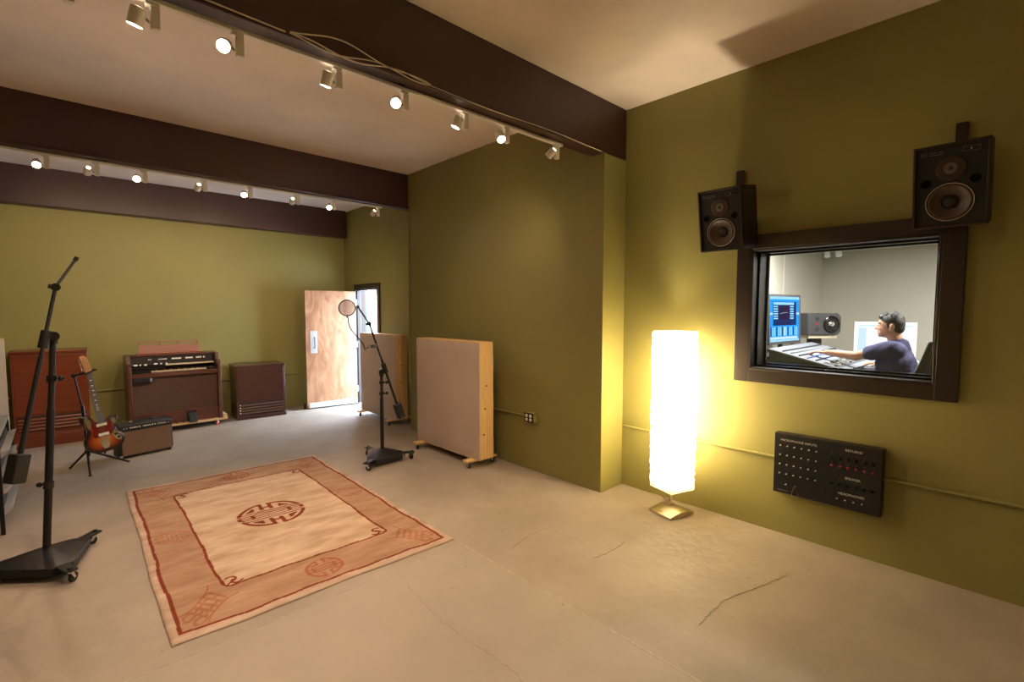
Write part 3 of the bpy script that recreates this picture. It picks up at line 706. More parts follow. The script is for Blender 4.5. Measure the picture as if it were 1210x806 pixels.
MB().add(vs, fs).build('base', 'steel', lamp)
MB().cyl((0, 0, .04), (0, 0, .30), .0085, n=14).build('pole', 'steel', lamp)
Xs = Matrix.Rotation(R(-4), 4, 'Z')
nr = 64; nside = 14; vs = []; fs = []; random.seed(3)
offs = [random.uniform(-1, 1) for _ in range(nr+1)]
ringpts = []
for k in range(4):
    for i in range(nside):
        t = -1+2*i/nside; ringpts.append([(t, -1), (1, t), (-t, 1), (-1, -t)][k])
NS = len(ringpts)
for j in range(nr+1):
    z = .205+(1.48-.205)*j/nr; sc = .122+.004*offs[j]*(1.0 if j < nr*.18 or j > nr*.9 else .75)
    if j in (0, nr): sc = .119
    for k, (x, y) in enumerate(ringpts):
        w_ = 1+.014*math.sin(k*1.7+j*2.3)+.010*math.sin(k*.6-j*1.1)
        vs.append((x*sc*w_, y*sc*w_, z+.006*math.sin(k*.45+offs[j]*6)*(0 if j in (0, nr) else 1)))
for j in range(nr):
    for k in range(NS): fs.append((j*NS+k, j*NS+(k+1) % NS, (j+1)*NS+(k+1) % NS, (j+1)*NS+k))
sh = MB().add(vs, fs, Xs).build('lamp_shade', 'paper', lamp)
for z in (.66, .92, 1.18):
    ld = bpy.data.lights.new('bulb_light', 'POINT'); ld.energy = LAMP_W; ld.color = (1.0, .83, .56); ld.shadow_soft_size = .05
    lo = bpy.data.objects.new('bulb_light', ld); COL.objects.link(lo); lo.parent = lamp; lo.location = (0, 0, z)
MB().cyl((0, 0, .30), (0, 0, 1.10), .006).build('inner_rod', 'steel', lamp)
MB().box((-.114, -.114, .236), (.114, .114, .2375), Xs).build('light_spill_panel', 'paper', sh)  # paper sheet added to soften light spilling from the shade onto the floor
MB().box((-.118, -.004, .225), (.118, .004, .231), Xs).box((-.004, -.118, .225), (.004, .118, .231), Xs).build('shade_wire', 'steel', sh)
MB().tube(bez([(.02, .03, .28), (.07, .06, .20), (.10, .06, .12), (.09, .10, .05)], 8) + bez([(.09, .10, .05), (.10, .14, .006), (.16, .20, .006), (.20, .30, .006)], 8)[1:], .003, 6).build('power_cord', 'darkgrey', lamp)

# ------------------------------------------------------------------ wall loudspeakers
def ring(mb, r0, r1, y0, y1, cx, cz, n=36):
    X = Matrix.Translation((cx, 0, cz)) @ Matrix.Rotation(R(90), 4, 'X')   # lathe z -> -y
    return mb.lathe([(r0, -y0), (r0, -y1), (r1, -y1), (r1, -y0)], n, X)
def disc(mb, prof, cx, cz, n=36, cap=True):      # prof of (radius, y)
    X = Matrix.Translation((cx, 0, cz)) @ Matrix.Rotation(R(90), 4, 'X')
    return mb.lathe([(r, -y) for r, y in prof], n, X, cap)
def wall_speaker(loc, label):
    t = thing('wall_speaker', label, 'loudspeaker', loc, (R(10), 0, R(-90)), 'black loudspeakers above the window')
    w, h, d = .1525, .217, .28
    cab = MB().box((-w, 0, h-.012), (w, d, h)).box((-w, 0, -h), (w, d, -h+.012)).box((-w, 0, -h+.012), (-w+.012, d, h-.012)).box((w-.012, 0, -h+.012), (w, d, h-.012)).box((-w+.012, d-.012, -h+.012), (w-.012, d, h-.012))
    cab.build('cabinet', 'casing', t, .002)
    zc, zt = -.085, .024; bb = MB().box((-w+.012, .012, zt), (w-.012, .028, h-.012))      # baffle with a round hole for the woofer
    n_ = 48; vs = []; x1, z0, z1 = w-.012, -h+.012, zt
    for yy in (.012, .028):
        for k in range(n_):
            a = 2*PI*k/n_; ca, sa = math.cos(a), math.sin(a); q = min(x1/abs(ca) if abs(ca) > 1e-6 else 9, ((z1-zc) if sa > 0 else (zc-z0))/abs(sa) if abs(sa) > 1e-6 else 9)
            vs += [(.092*ca, yy, zc+.092*sa), (q*ca, yy, zc+q*sa)]
    for c_ in ((x1, z1), (-x1, z1), (-x1, z0), (x1, z0)):       # snap the nearest rim points into the corners
        for o_i in (0, 2*n_):
            k = min(range(n_), key=lambda k: math.hypot(vs[o_i+2*k+1][0]-c_[0], vs[o_i+2*k+1][2]-c_[1])); vs[o_i+2*k+1] = (c_[0], vs[o_i+2*k+1][1], c_[1])
    fs = []
    for k in range(n_):
        a, b_ = 2*k, 2*((k+1) % n_); m_ = 2*n_
        fs += [(a, a+1, b_+1, b_), (m_+a, m_+b_, m_+b_+1, m_+a+1), (a, b_, m_+b_, m_+a)]
    bb.add(vs, fs); bf = bb.build('baffle', 'blackmatte', t)
    wf = disc(MB(), [(.100, .0118), (.100, .009), (.096, .008), (.0915, .009), (.0915, .014)], 0, zc, 40, False).build('woofer', 'blackmatte', bf)
    disc(MB(), [(.0985, .0105), (.0985, .0072), (.0962, .0066), (.0945, .0072), (.0945, .0105)], 0, zc, 48, False).build('trim_ring', 'steel', wf)
    disc(MB(), [(.0912, .013), (.088, .009), (.083, .008), (.078, .012), (.074, .016), (.034, .046)], 0, zc, 40, False).build('woofer_cone', 'cone', wf)
    disc(MB(), [(.036, .047), (.036, .043), (.030, .034), (.015, .027), (.001, .025)], 0, zc).build('dust_cap', 'conedark', wf)
    tw = disc(MB(), [(.062, .0119), (.062, .008), (.056, .006), (.030, .010)], 0, .088).build('tweeter', 'horn', bf)
    disc(MB(), [(.030, .0115), (.028, .006), (.012, .006)], 0, .088).build('tweeter_ring', 'hornmid', tw)
    disc(MB(), [(.0105, .0115), (.009, .003), (.001, .001)], 0, .088).build('tweeter_dome', 'conedark', tw)
    for sx in (-1, 1): disc(MB(), [(.022, .0119), (.021, .0085), (.016, .0115), (.001, .0117)], sx*.098, .022, 24).build('bass_port', 'deepblack', bf)
    pn = MB().box((.045, .0085, .160), (.112, .012, .186)).build('control_plate', 'dimprint', bf, .001)
    MB().box((.047, .0075, .162), (.110, .0085, .184)).build('plate_face', 'blackmatte', pn)
    disc(MB(), [(.006, .0075), (.005, .003), (.001, .003)], .078, .173, 12).build('level_knob', 'chrome', pn)
    XT = lambda x, z: Matrix.Translation((x, .0112, z)) @ Matrix.Rotation(R(90), 4, 'X')
    bd = MB().box((-.1225, .0112, .1625), (-.0985, .012, .1845)).build('badge', 'dimprint', bf)
    MB().box((-.1213, .0105, .1637), (-.0997, .0112, .1833)).build('badge_face', 'blackmatte', bd)
    text_mesh('badge_lettering', 'EV', .018, 'dimprint', bd, Matrix.Translation((-.1105, .0098, .1735)) @ Matrix.Rotation(R(90), 4, 'X'))
    text_mesh('name_lettering', 'SENTRY 100A', .0095, 'dimprint', bf, XT(-.060, .178))
    MB().box((-.090, .0112, .166), (-.030, .012, .1685)).build('name_rule', 'dimprint', bf)
    return t
SPK = ((1.525, 2.285, 'smaller looking black loudspeaker above the left corner of the window'), (.308, 2.305, 'larger looking black loudspeaker above the right corner of the window'))
for y, z, lab in SPK:
    wall_speaker((3.468, y, z), lab)
for y, z, lab in ((1.535, 2.29, 'dark steel wall bracket rising behind the left loudspeaker'), (.30, 2.31, 'dark steel wall bracket rising behind the right loudspeaker')):
    b = thing('speaker_bracket', lab, 'bracket', (XR, y, z), (0, 0, R(-90)), 'loudspeaker brackets')
    MB().box((-.027, -.022, -.06), (.027, 0, .41)).build('wall_bar', 'casing', b, .003)
    MB().box((-.018, -.080, -.01), (.018, -.022, .03)).build('arm', 'black', b, .002)

# ------------------------------------------------------------------ input panel on the right wall
pan = thing('input_panel', 'black wall panel of microphone inputs, returns and headphone jacks', 'connection panel', (XR, .8925, .545), (0, 0, R(-90)))
pw, ph, pd = .318, .2175, .075
MB().box((-pw, -pd, -ph), (pw, 0, ph)).build('box', 'casing', pan, .003)
face = MB().box((-pw+.003, -pd-.003, -ph+.003), (pw-.003, -pd, ph-.003)).build('face_plate', 'black', pan, .001)
def pos(u, v): return (-pw + 2*pw*u, ph - 2*ph*v)
yf = -pd-.003
jm = disc(MB(), [(.0085, 0), (.0085, -.003), (.006, -.0035), (.006, .0)], 0, 0, 14).mesh('jack'); jm.materials.append(M['black'])
jt = MB().box((-.0045, -.0065, .0005), (.0045, -.003, .0055)).box((.002, -.0065, .007), (.005, -.003, .010)).mesh('contact'); jt.materials.append(M['tab'])
rm = disc(MB(), [(.0085, 0), (.0085, -.007), (.006, -.009), (.001, -.009)], 0, 0, 14).mesh('red_cap'); rm.materials.append(M['redcap'])
hm = disc(MB(), [(.013, 0), (.013, -.002), (.010, -.003), (.010, 0)], 0, 0, 16).mesh('socket_ring'); hm.materials.append(M['conedark'])
dm = MB().box((-.002, -.001, -.002), (.002, 0, .002)).mesh('index_mark'); dm.materials.append(M['dimprint'])
def put(name, me, u, v, parent=face):
    o = bpy.data.objects.new(name, me); COL.objects.link(o); o.parent = parent; x, z = pos(u, v); o.location = (x, yf, z); return o
for r_ in range(4):
    for c_ in range(6):
        j = put('microphone_jack', jm, .064+.0712*c_, .205+.155*r_); k = bpy.data.objects.new('contact', jt); COL.objects.link(k); k.parent = j
j = put('microphone_jack', jm, .134, .845); k = bpy.data.objects.new('contact', jt); COL.objects.link(k); k.parent = j
for c_ in range(6):
    u = .568+.0714*c_
    put('index_mark', dm, u, .165); put('return_jack', hm, u, .235); put('index_mark', dm, u, .305); put('return_cap', rm, u, .36)
    put('index_mark', dm, u, .575); put('speaker_jack', hm, u, .64)
for c_ in range(4):
    j = put('headphone_jack', jm, .625+.0727*c_, .875); k = bpy.data.objects.new('contact', jt); COL.objects.link(k); k.parent = j
def ptxt(s, u, v, size, mat='print'):
    x, z = pos(u, v); text_mesh('lettering', s, size, mat, face, Matrix.Translation((x, yf-.0004, z)) @ Matrix.Rotation(R(90), 4, 'X'), .0003)
ptxt('MICROPHONE INPUTS', .245, .105, .0225); ptxt('RETURNS', .755, .095, .0225); ptxt('SPEAKER', .755, .525, .0225); ptxt('HEADPHONES', .748, .775, .0225)
x, z = pos(.105, .945); MB().box((x-.035, yf-.0006, z-.002), (x+.035, yf, z+.002)).build('maker_plate', 'dimprint', face)
x, z = pos(.235, .86)
ad = disc(MB(), [(.016, yf), (.016, yf-.004), (.011, yf-.010), (.001, yf-.012)], x, z, 18).build('talkback_socket', 'conedark', face)
MB().tube(bez([(x-.008, yf-.012, z), (x-.014, yf-.05, z-.01), (x-.016, yf-.045, z-.07), (x, yf-.03, z-.085)], 10) + bez([(x, yf-.03, z-.085), (x+.02, yf-.02, z-.09), (x+.024, yf-.03, z-.04), (x+.012, yf-.012, z-.006)], 10)[1:], .0014, 6).build('key_chain', 'chrome', face)

# ------------------------------------------------------------------ organ on its dolly
dl = thing('wheeled_dolly', 'pale wooden dolly on red casters under the organ', 'dolly', (1.16, 7.86, 0))
MB().box((-.575, -.02, .075), (.585, .09, .104)).build('front_plank', 'ply', dl, .003)
MB().box((-.575, .44, .075), (.585, .55, .104)).build('rear_plank', 'ply', dl, .003)
for x in (-.57, .53): MB().box((x, -.01, .105), (x+.04, .54, .14) if x < 0 else (x+.05, .54, .155)).build('cross_rail', 'ply', dl, .003)
for x in (-.46, .46):
    for y in (.035, .495): caster(dl, (x, y, 0), r=.032, h=.075, wheel='redwheel', fork='white', yaw=.6)
og = thing('electric_organ', 'mahogany two manual electric organ with music rest', 'organ', (1.16, 7.85, .105))
W_ = .525
for sx in (-1, 1):
    MB().prism([(0, 0), (.0, .80), (.04, .83), (.50, .83), (.50, 0)], -.02, .02, Matrix.Translation((sx*(W_-.02), 0, 0)) @ Matrix.Rotation(R(90), 4, 'Z')).build('side_panel', 'organwood', og, .004)
    MB().prism([(.10, .83), (.13, .935), (.50, .935), (.50, .83)], -.022, .022, Matrix.Translation((sx*(W_-.022), 0, 0)) @ Matrix.Rotation(R(90), 4, 'Z')).build('upper_cheek', 'organwood', og, .004)
MB().box((-W_+.04, .48, .02), (W_-.04, .50, .93)).build('back_panel', 'organwood', og)
MB().box((-W_+.044, .22, .915), (W_-.044, .50, .935)).build('top_panel', 'organwood', og, .003)
MB().box((-W_+.04, .02, .655), (W_-.04, .06, .705)).build('key_rail', 'organwood', og, .003)
MB().box((-W_+.04, .06, .665), (W_-.04, .48, .70)).build('key_bed', 'organwood', og)
MB().hexa([(-W_+.04, .20, .795), (W_-.04, .20, .795), (W_-.04, .30, .795), (-W_+.04, .30, .795)], [(-W_+.044, .235, .915), (W_-.044, .235, .915), (W_-.044, .30, .915), (-W_+.044, .30, .915)]).build('control_panel', 'blackgloss', og)
MB().box((-W_+.04, .07, .70), (-.27, .20, .745)).box((.36, .07, .70), (W_-.04, .20, .745)).build('lower_key_block', 'blackgloss', og, .002)
MB().box((-W_+.04, .15, .745), (-.10, .24, .815)).box((.47, .15, .745), (W_-.04, .24, .795)).box((-.27, .19, .70), (.36, .24, .745)).build('upper_key_block', 'blackgloss', og, .002)
def manual(x0, x1, y0, y1, z, lab):
    n = int(round((x1-x0)/.0225)); st = (x1-x0)/n; mb = MB(); kb = MB()
    for i in range(n):
        mb.box((x0+i*st+.0007, y0, z), (x0+(i+1)*st-.0007, y1, z+.016))
        if i % 7 in (0, 1, 3, 4, 5) and i < n-1: kb.box((x0+(i+1)*st-.006, y0+.045, z+.016), (x0+(i+1)*st+.006, y1, z+.026))
    a = mb.build('white_keys', 'ivory', og); a['kind'] = 'stuff'; b_ = kb.build('black_keys', 'blackgloss', a); b_['kind'] = 'stuff'
manual(-.27, .36, .065, .19, .712, ''); manual(-.10, .47, .15, .235, .79, '')
tabm = MB().box((-.009, -.004, -.010), (.009, .004, .010)).mesh('tab'); tabm.materials.append(M['tab'])
Xp = Matrix.Rotation(R(-16), 4, 'X')
def tabs(xs, z, y, s=1.0):
    for x in xs:
        o = bpy.data.objects.new('tab_switch', tabm); COL.objects.link(o); o.parent = og; o.location = (x, y, z); o.rotation_euler = (R(-16), 0, 0); o.scale = (s, 1, s*.8)
tabs([-.435, -.415, -.375, -.325, -.315], .812, .146); tabs([-.22, -.20, -.15, -.09], .818, .146, .9)
tabs([-.275, -.255, -.165, -.145, -.125, -.105, -.085], .872, .215, .75); tabs([-.01, .012, .034, .056, .078], .872, .215, 1.1); tabs([.15, .172, .194, .216], .872, .215, 1.1); tabs([.275, .297, .32, .36], .872, .215, 1.05)
MB().box((-W_+.045, .055, .10), (W_-.045, .07, .655)).build('speaker_cloth_panel', 'cloth', og)
MB().box((-W_+.04, .04, 0), (W_-.04, .06, .165)).build('kick_panel', 'organwood', og, .003)
MB().box((-W_+.045, .045, .160), (W_-.045, .058, .172)).build('panel_moulding', 'organwood', og)
MB().box((-W_+.055, .0, .60), (-.27, .10, .655)).build('switch_box', 'blackmatte', og, .003)
MB().box((-.295, -.003, .605), (-.275, .0, .645)).build('switch_label', 'bluelabel', og)
MB().box((.10, .033, .01), (.215, .0395, .15)).build('pedal_opening', 'blackmatte', og)
MB().hexa([(.115, -.10, .006), (.20, -.10, .006), (.20, .02, .006), (.115, .02, .006)], [(.115, -.105, .022), (.20, -.105, .022), (.20, .028, .125), (.115, .028, .125)]).build('expression_pedal', 'rubber', og, .004)
for x in (-.11, -.03, .05): MB().box((x-.006, -.06, .012), (x+.006, .04, .022)).build('bass_pedal', 'blackgloss', og, .002)
# music rest: a board with three slots
X_ = Matrix.Translation((-.02, .33, .935)) @ Matrix.Rotation(R(-14), 4, 'X')
mr = MB(); a_ = .345
mr.hexa([(-a_-.012, -.006, 0), (a_+.012, -.006, 0), (a_+.012, .006, 0), (-a_-.012, .006, 0)], [(-a_, -.006, .130), (a_, -.006, .130), (a_, .006, .130), (-a_, .006, .130)])
mr.box((-a_, -.006, .166), (a_, .006, .182))
for x in (-a_, -.115, .095, a_-.02): mr.box((x, -.006, .130), (x+.02, .006, .166))
mr2 = MB()
for f in mr.f: pass
mr2.add(mr.v, mr.f, X_); mr2.build('music_rest', 'restwood', og, .002)
MB().box((-a_-.03, -.05, 0), (a_+.03, .02, .018), Matrix.Translation((-.02, .33, .9355))).build('music_ledge', 'restwood', og, .003)

# ------------------------------------------------------------------ tone cabinets
def tone_cabinet(loc, yaw, Wd, Dp, H, lz0, lz1, plinth, wood, label, n=4, dots=False):
    t = thing('tone_cabinet', label, 'speaker cabinet', loc, (0, 0, yaw)); h = Wd/2
    MB().box((-h+.01, .012, plinth), (h-.01, Dp-.01, H-.03)).build('body', wood, t, .004)
    MB().box((-h, 0, H-.022), (h, Dp, H)).box((-h+.006, .006, H-.034), (h-.006, Dp-.004, H-.022)).build('lid', wood, t, .005)
    MB().box((-h+.002, .003, 0), (h-.002, Dp-.003, plinth-.02)).box((-h+.006, .008, plinth-.02), (h-.006, Dp-.006, plinth)).build('plinth', wood, t, .005)
    MB().box((-h+.03, .004, lz1+.03), (h-.03, .013, H-.05)).build('front_panel', wood, t, .003)
    MB().box((-h+.04, .0085, lz0-.01), (h-.04, .0125, lz1+.01)).build('louver_recess', 'blackmatte', t)
    st = (lz1-lz0)/n
    for i in range(n):
        z = lz0+st*i
        MB().hexa([(-h+.045, -.004, z+st*.12), (h-.045, -.004, z+st*.12), (h-.045, .0115, z+st*.2), (-h+.045, .0115, z+st*.2)], [(-h+.045, -.004, z+st*.3), (h-.045, -.004, z+st*.3), (h-.045, .0115, z+st*.92), (-h+.045, .0115, z+st*.92)]).build('louver', wood, t)
        MB().box((-h+.005, .06, z+st*.15), (-h+.0105, Dp-.08, z+st*.5)).build('side_slot', 'blackmatte', t)
        if dots: MB().box((-h+.05, .0, z+st*.55), (-h+.064, .008, z+st*.55+.012)).build('white_marker', 'tab', t)
    return t
tone_cabinet((-.075, 8.06, 0), R(-1), .70, .42, 1.155, .20, .36, .155, 'mahog', 'tall red mahogany speaker cabinet behind the guitar')
tone_cabinet((2.235, 7.94, 0), R(-4), .70, .50, .815, .075, .235, .065, 'walnut', 'short dark mahogany speaker cabinet between organ and door', dots=True)

# ------------------------------------------------------------------ guitar amplifier
am = thing('guitar_amplifier', 'black guitar amplifier with tan grille cloth beside the guitar', 'amplifier', (.70, 6.80, 0), (0, 0, R(14)))
w2, d2, H2 = .258, .20, .385
MB().prism([(0, .02), (.02, H2-.02), (.05, H2), (d2, H2), (d2, .02)], -w2, w2, Matrix.Rotation(R(90), 4, 'Z')).build('cabinet', 'tolex', am, .008)
MB().box((-w2+.018, -.006, .035), (w2-.018, .018, .300), Matrix.Rotation(R(-1.5), 4, 'X')).build('grille_cloth', 'grille', am, .004)
cp = MB().box((-w2+.02, 0, -.026), (w2-.02, .006, .026), Matrix.Translation((0, .006, .335)) @ Matrix.Rotation(R(-10), 4, 'X')).build('control_panel', 'blackmatte', am, .001)
kn = disc(MB(), [(.0085, 0), (.0085, -.010), (.006, -.014), (.001, -.014)], 0, 0, 12).mesh('knob'); kn.materials.append(M['tab'])
for i, x in enumerate([-.215, -.19, -.155, -.135, -.115, -.095, -.07, -.03, -.01, .01, .03, .055, .08]):
    o = bpy.data.objects.new('knob', kn); COL.objects.link(o); o.parent = am; o.location = (x, .006, .338); o.scale = (.8, 1, .8) if i > 1 else (.6, .6, .6)
text_mesh('name_lettering', 'Deluxe', .030, 'print', cp, Matrix.Translation((.15, .003, .338)) @ Matrix.Rotation(R(80), 4, 'X'))
MB().cyl((.215, .006, .338), (.215, -.006, .338), .008).build('pilot_lamp', 'chrome', am)
MB().tube(bez([(-.11, .11, H2), (-.06, .11, H2+.022), (.06, .11, H2+.022), (.11, .11, H2)], 12), .009, 8).build('handle', 'tolex', am)
for x in (-.12, .12): MB().box((x-.02, .095, H2), (x+.02, .125, H2+.008)).build('handle_cap', 'chrome', am, .002)
for sx in (-1, 1):
    for y in (.03, d2-.03): MB().cyl((sx*(w2-.03), y, 0), (sx*(w2-.03), y, .022), .013).build('foot', 'rubber', am)
    MB().box((sx*w2-.022 if sx > 0 else -w2-.003, -.003, .018), (sx*w2+.003 if sx > 0 else -w2+.022, .022, .045)).build('corner_guard', 'chrome', am, .003)

# ------------------------------------------------------------------ guitar stand and guitar
gs = thing('guitar_stand', 'black tubular guitar stand holding the sunburst guitar', 'guitar stand', (.235, 6.545, 0))
hub = Vector((-.06, .03, .20))
MB().ell(hub, (.022, .022, .035), 12, 8).build('hub', 'black', gs)
for p in ((-.195, .19, .008), (-.055, -.255, .008), (.27, .06, .008)):
    p = Vector(p); lg = MB().tube([hub, hub.lerp(p, .5), p], [.011, .011, .010], 10).build('leg', 'black', gs)
    MB().ell(p, (.016, .016, .010), 10, 6).build('rubber_foot', 'rubber', lg)
up = MB().tube([hub, (-.075, .05, .62), (-.125, .07, .975)], [.011, .010, .008], 10).build('upright', 'black', gs)
MB().cyl((-.071, .047, .55), (-.078, .051, .66), .016).build('height_collar', 'blackgloss', up)
MB().ell((-.125, .07, .98), (.026, .02, .022), 12, 8).tube([(-.125, .07, .98), (-.10, .03, .993), (-.045, .01, 1.01), (.0, .0, 1.025)], .009, 8).tube([(-.10, .03, .993), (-.045, -.052, 1.00), (.045, -.058, 1.043)], .008, 8).tube([(0, 0, 1.025), (.03, .012, 1.04)], .008, 8).build('neck_yoke', 'rubber', up)
for sx in (-.05, .075):
    MB().tube([hub, (sx, .02, .205), (sx, -.075, .170), (sx, -.085, .215)], .009, 8).build('body_cradle', 'rubber', gs)
gt = thing('electric_guitar', 'sunburst electric guitar with red pickguard on a stand', 'guitar', (.325, 6.475, .185), (R(-6), R(-6.5), R(12)))
# offset body outline, x right seen from the front, z up from the bottom strap end
outl = [(0, 0), (.07, .004), (.125, .028), (.158, .072), (.163, .120), (.145, .165), (.118, .200), (.108, .235), (.118, .268), (.138, .300), (.142, .332), (.122, .352), (.092, .350), (.062, .330), (.036, .318),
        (-.034, .318), (-.052, .345), (-.078, .388), (-.112, .408), (-.146, .398), (-.158, .365), (-.150, .320), (-.128, .280), (-.118, .245), (-.128, .205), (-.152, .165), (-.166, .118), (-.158, .068), (-.125, .024), (-.07, .003)]
def smooth_closed(pts, n=4):
    out = []; L_ = len(pts)
    for i in range(L_):
        p0, p1, p2, p3 = [Vector(pts[(i+k-1) % L_]) for k in range(4)]
        for j in range(n):
            t = j/n; out.append(tuple(.5*((2*p1)+(-p0+p2)*t+(2*p0-5*p1+4*p2-p3)*t*t+(-p0+3*p1-3*p2+p3)*t**3)))
    return out
ol = [(-x, z) if False else (x, z) for x, z in smooth_closed(outl)]
cen = Vector((0, .16))
vs = []; fs = []; cols = []
n_ = len(ol); layers = [(.0, .0), (.25, 0), (.5, 0), (.7, 0), (.85, 0), (.95, 0), (1.0, .006)]
def burst(t):
    a = np.array([.62, .22, .035]); b = np.array([.34, .050, .012]); c_ = np.array([.012, .007, .006])
    return a*(1-t/.62)+b*t/.62 if t < .62 else (b*(1-(t-.62)/.26)+c_*(t-.62)/.26 if t < .88 else c_)
for (s_, dy) in layers:
    for x, z in ol: vs.append((x*s_, -.022+dy, cen.y+(z-cen.y)*s_)); cols.append(burst(s_))
for x, z in ol: vs.append((x, .018, z)); cols.append(burst(1))
for x, z in ol: vs.append((x*.96, .022, cen.y+(z-cen.y)*.96)); cols.append(burst(1))
for k in range(len(layers)+1):
    for i in range(n_): fs.append((k*n_+i, k*n_+(i+1) % n_, (k+1)*n_+(i+1) % n_, (k+1)*n_+i))
fs.append(tuple((len(layers)+1)*n_+i for i in range(n_)))
me = bpy.data.meshes.new('body'); me.from_pydata(vs, [], fs)
ca = me.color_attributes.new('Col', 'FLOAT_COLOR', 'POINT'); ca.data.foreach_set('color', np.array([[*c_, 1] for c_ in cols], dtype=np.float32).ravel())
bm = bmesh.new(); bm.from_mesh(me); bmesh.ops.recalc_face_normals(bm, faces=bm.faces); bm.to_mesh(me); bm.free()
me.polygons.foreach_set('use_smooth', [True]*len(me.polygons)); me.set_sharp_from_angle(angle=R(50))
gb = link('body', me, 'sunburst', gt)
pgp = smooth_closed([(-.03, .315), (-.070, .335), (-.085, .300), (-.075, .240), (-.082, .175), (-.060, .160), (-.02, .165), (.05, .165), (.088, .205), (.080, .245), (.098, .290), (.105, .325), (.070, .325), (.035, .300)], 3)
MB().prism(pgp, -.0255, -.0215).build('pickguard', 'pickguard', gb)
MB().prism(smooth_closed([(-.125, .375), (-.100, .385), (-.080, .340), (-.088, .270), (-.108, .270), (-.118, .320)], 3), -.0262, -.0215).build('control_plate', 'chrome', gb)
MB().prism(smooth_closed([(.085, .20), (.105, .17), (.135, .115), (.125, .085), (.100, .100), (.070, .150)], 3), -.0262, -.0215).build('control_plate', 'chrome', gb)
MB().prism(smooth_closed([(.085, .325), (.112, .330), (.120, .300), (.108, .275), (.090, .285)], 3), -.0262, -.0215).build('switch_plate', 'chrome', gb)
for z in (.285, .185): MB().box((-.042, -.031, z-.014), (.045, -.0255, z+.014)).build('pickup', 'tab', gb, .003)
MB().prism(smooth_closed([(-.035, .13), (.035, .13), (.028, .055), (0, .035), (-.028, .055)], 3), -.0265, -.0218).build('tailpiece', 'chrome', gb)
MB().box((-.042, -.034, .148), (.042, -.0255, .160)).build('bridge', 'chrome', gb, .002)
for x, z in ((.098, .155), (.115, .120)): MB().cyl((x, -.0262, z), (x, -.040, z), .011, n=14).build('control_knob', 'blackgloss', gb)
nk = MB().hexa([(-.028, -.022, .305), (.028, -.022, .305), (.024, .004, .305), (-.024, .004, .305)], [(-.0215, -.022, .835), (.0215, -.022, .835), (.018, -.002, .835), (-.018, -.002, .835)]).build('neck', 'maple', gt, .004)
MB().hexa([(-.028, -.027, .290), (.028, -.027, .290), (.028, -.022, .290), (-.028, -.022, .290)], [(-.0215, -.027, .832), (.0215, -.027, .832), (.0215, -.022, .832), (-.0215, -.022, .832)]).build('fingerboard', 'rosewood_reflect', nk)
for i in range(21):
    z = .835-.61*(1-2**(-(i+1)/12)); hw = .0215+.0065*(.835-z)/.545
    MB().box((-hw, -.0282, z-.0011), (hw, -.0268, z+.0011)).build('fret', 'chrome', nk)
    if i in (2, 4, 6, 8, 11, 14, 16, 18): MB().box((-.008, -.0275, z+.008), (.008, -.0268, z+.018)).build('inlay', 'tab', nk)
hd = smooth_closed([(-.020, .832), (.020, .832), (.030, .860), (.028, .900), (.020, .945), (.012, .985), (-.008, 1.010), (-.038, 1.006), (-.046, .985), (-.036, .960), (-.030, .900), (-.030, .860)], 3)
hh = MB().prism(hd, -.018, -.004).build('headstock', 'maple', nk)
for i in range(6):
    z = .862+.021*i; x = -.031-.001*i
    MB().cyl((x+.013, -.018, z), (x+.013, -.026, z), .004, n=8).cyl((x-.012, -.011, z), (x+.004, -.011, z), .003, n=6).ell((x-.015, -.011, z), (.006, .004, .008), 8, 6).build('tuning_peg', 'chrome', hh)
for i in range(6):
    x = -.016+.0064*i; MB().tube([(x*.95, -.031, .835), (x*1.35, -.0355, .155)], .0006, 4).build('string', 'chrome', gt)

# ------------------------------------------------------------------ cart at the left edge
ct = thing('tool_cart', 'dark metal drawer cart with light grey drawer pulls at the left edge', 'cart', (-.585, 5.62, 0))
MB().box((-.27, -.55, .10), (.22, .42, .70)).build('cabinet', 'black', ct, .004)
MB().box((-.29, -.57, .70), (.245, .44, .735)).build('top_tray', 'grey_case', ct, .006)
for x in (-.26, .235):
    for y in (-.545, .40): MB().box((x-.012, y-.012, 0), (x+.012, y+.012, .70)).build('leg', 'black', ct, .002)
for z in (.575, .435, .30, .145):
    dr = MB().box((.222, -.50, z-.055), (.235, .39, z+.055)).build('drawer_front', 'darkgrey', ct, .002)
    MB().hexa([(.236, -.50, z-.028), (.275, -.50, z+.008), (.275, .39, z+.008), (.236, .39, z-.028)], [(.236, -.50, z+.022), (.293, -.50, z+.042), (.293, .39, z+.042), (.236, .39, z+.022)]).build('drawer_pull', 'lightgrey', dr, .003)
MB().cyl((.235, -.545, .735), (.235, -.545, .775), .012).build('corner_post', 'black', ct)

# ================================================================== control room
CX, CY, CZ, CF = 7.6, 1.93, 2.42, .33
struct(MB().box((4.14, -1.8, 0), (CX, CY, CF)).build('floor_control_room', 'control_floor', smooth=False), 'raised carpeted floor of the control room')
struct(MB().box((4.14, -1.8, CZ), (CX+.1, CY+.1, CZ+.1)).build('ceiling_control_room', 'control_ceiling', smooth=False), 'pale ceiling of the control room')
struct(MB().box((CX, -1.8, 0), (CX+.1, CY+.1, CZ)).build('wall_control_far', 'control_wall', smooth=False), 'plain grey beige control room wall behind the man')
wl = struct(MB().box((4.14, CY, 0), (CX, CY+.1, CZ)).build('wall_control_left', 'control_wall', smooth=False), 'pale grey control room wall behind the blue screen')
struct(MB().box((4.14, -1.9, 0), (CX+.1, -1.8, CZ+.1)).build('wall_control_right', 'control_wall', smooth=False), 'control room wall out of view on the right')
MB().box((6.10, CY-.008, CF), (6.115, CY, CZ)).build('panel_joint', 'control_ceiling', wl)
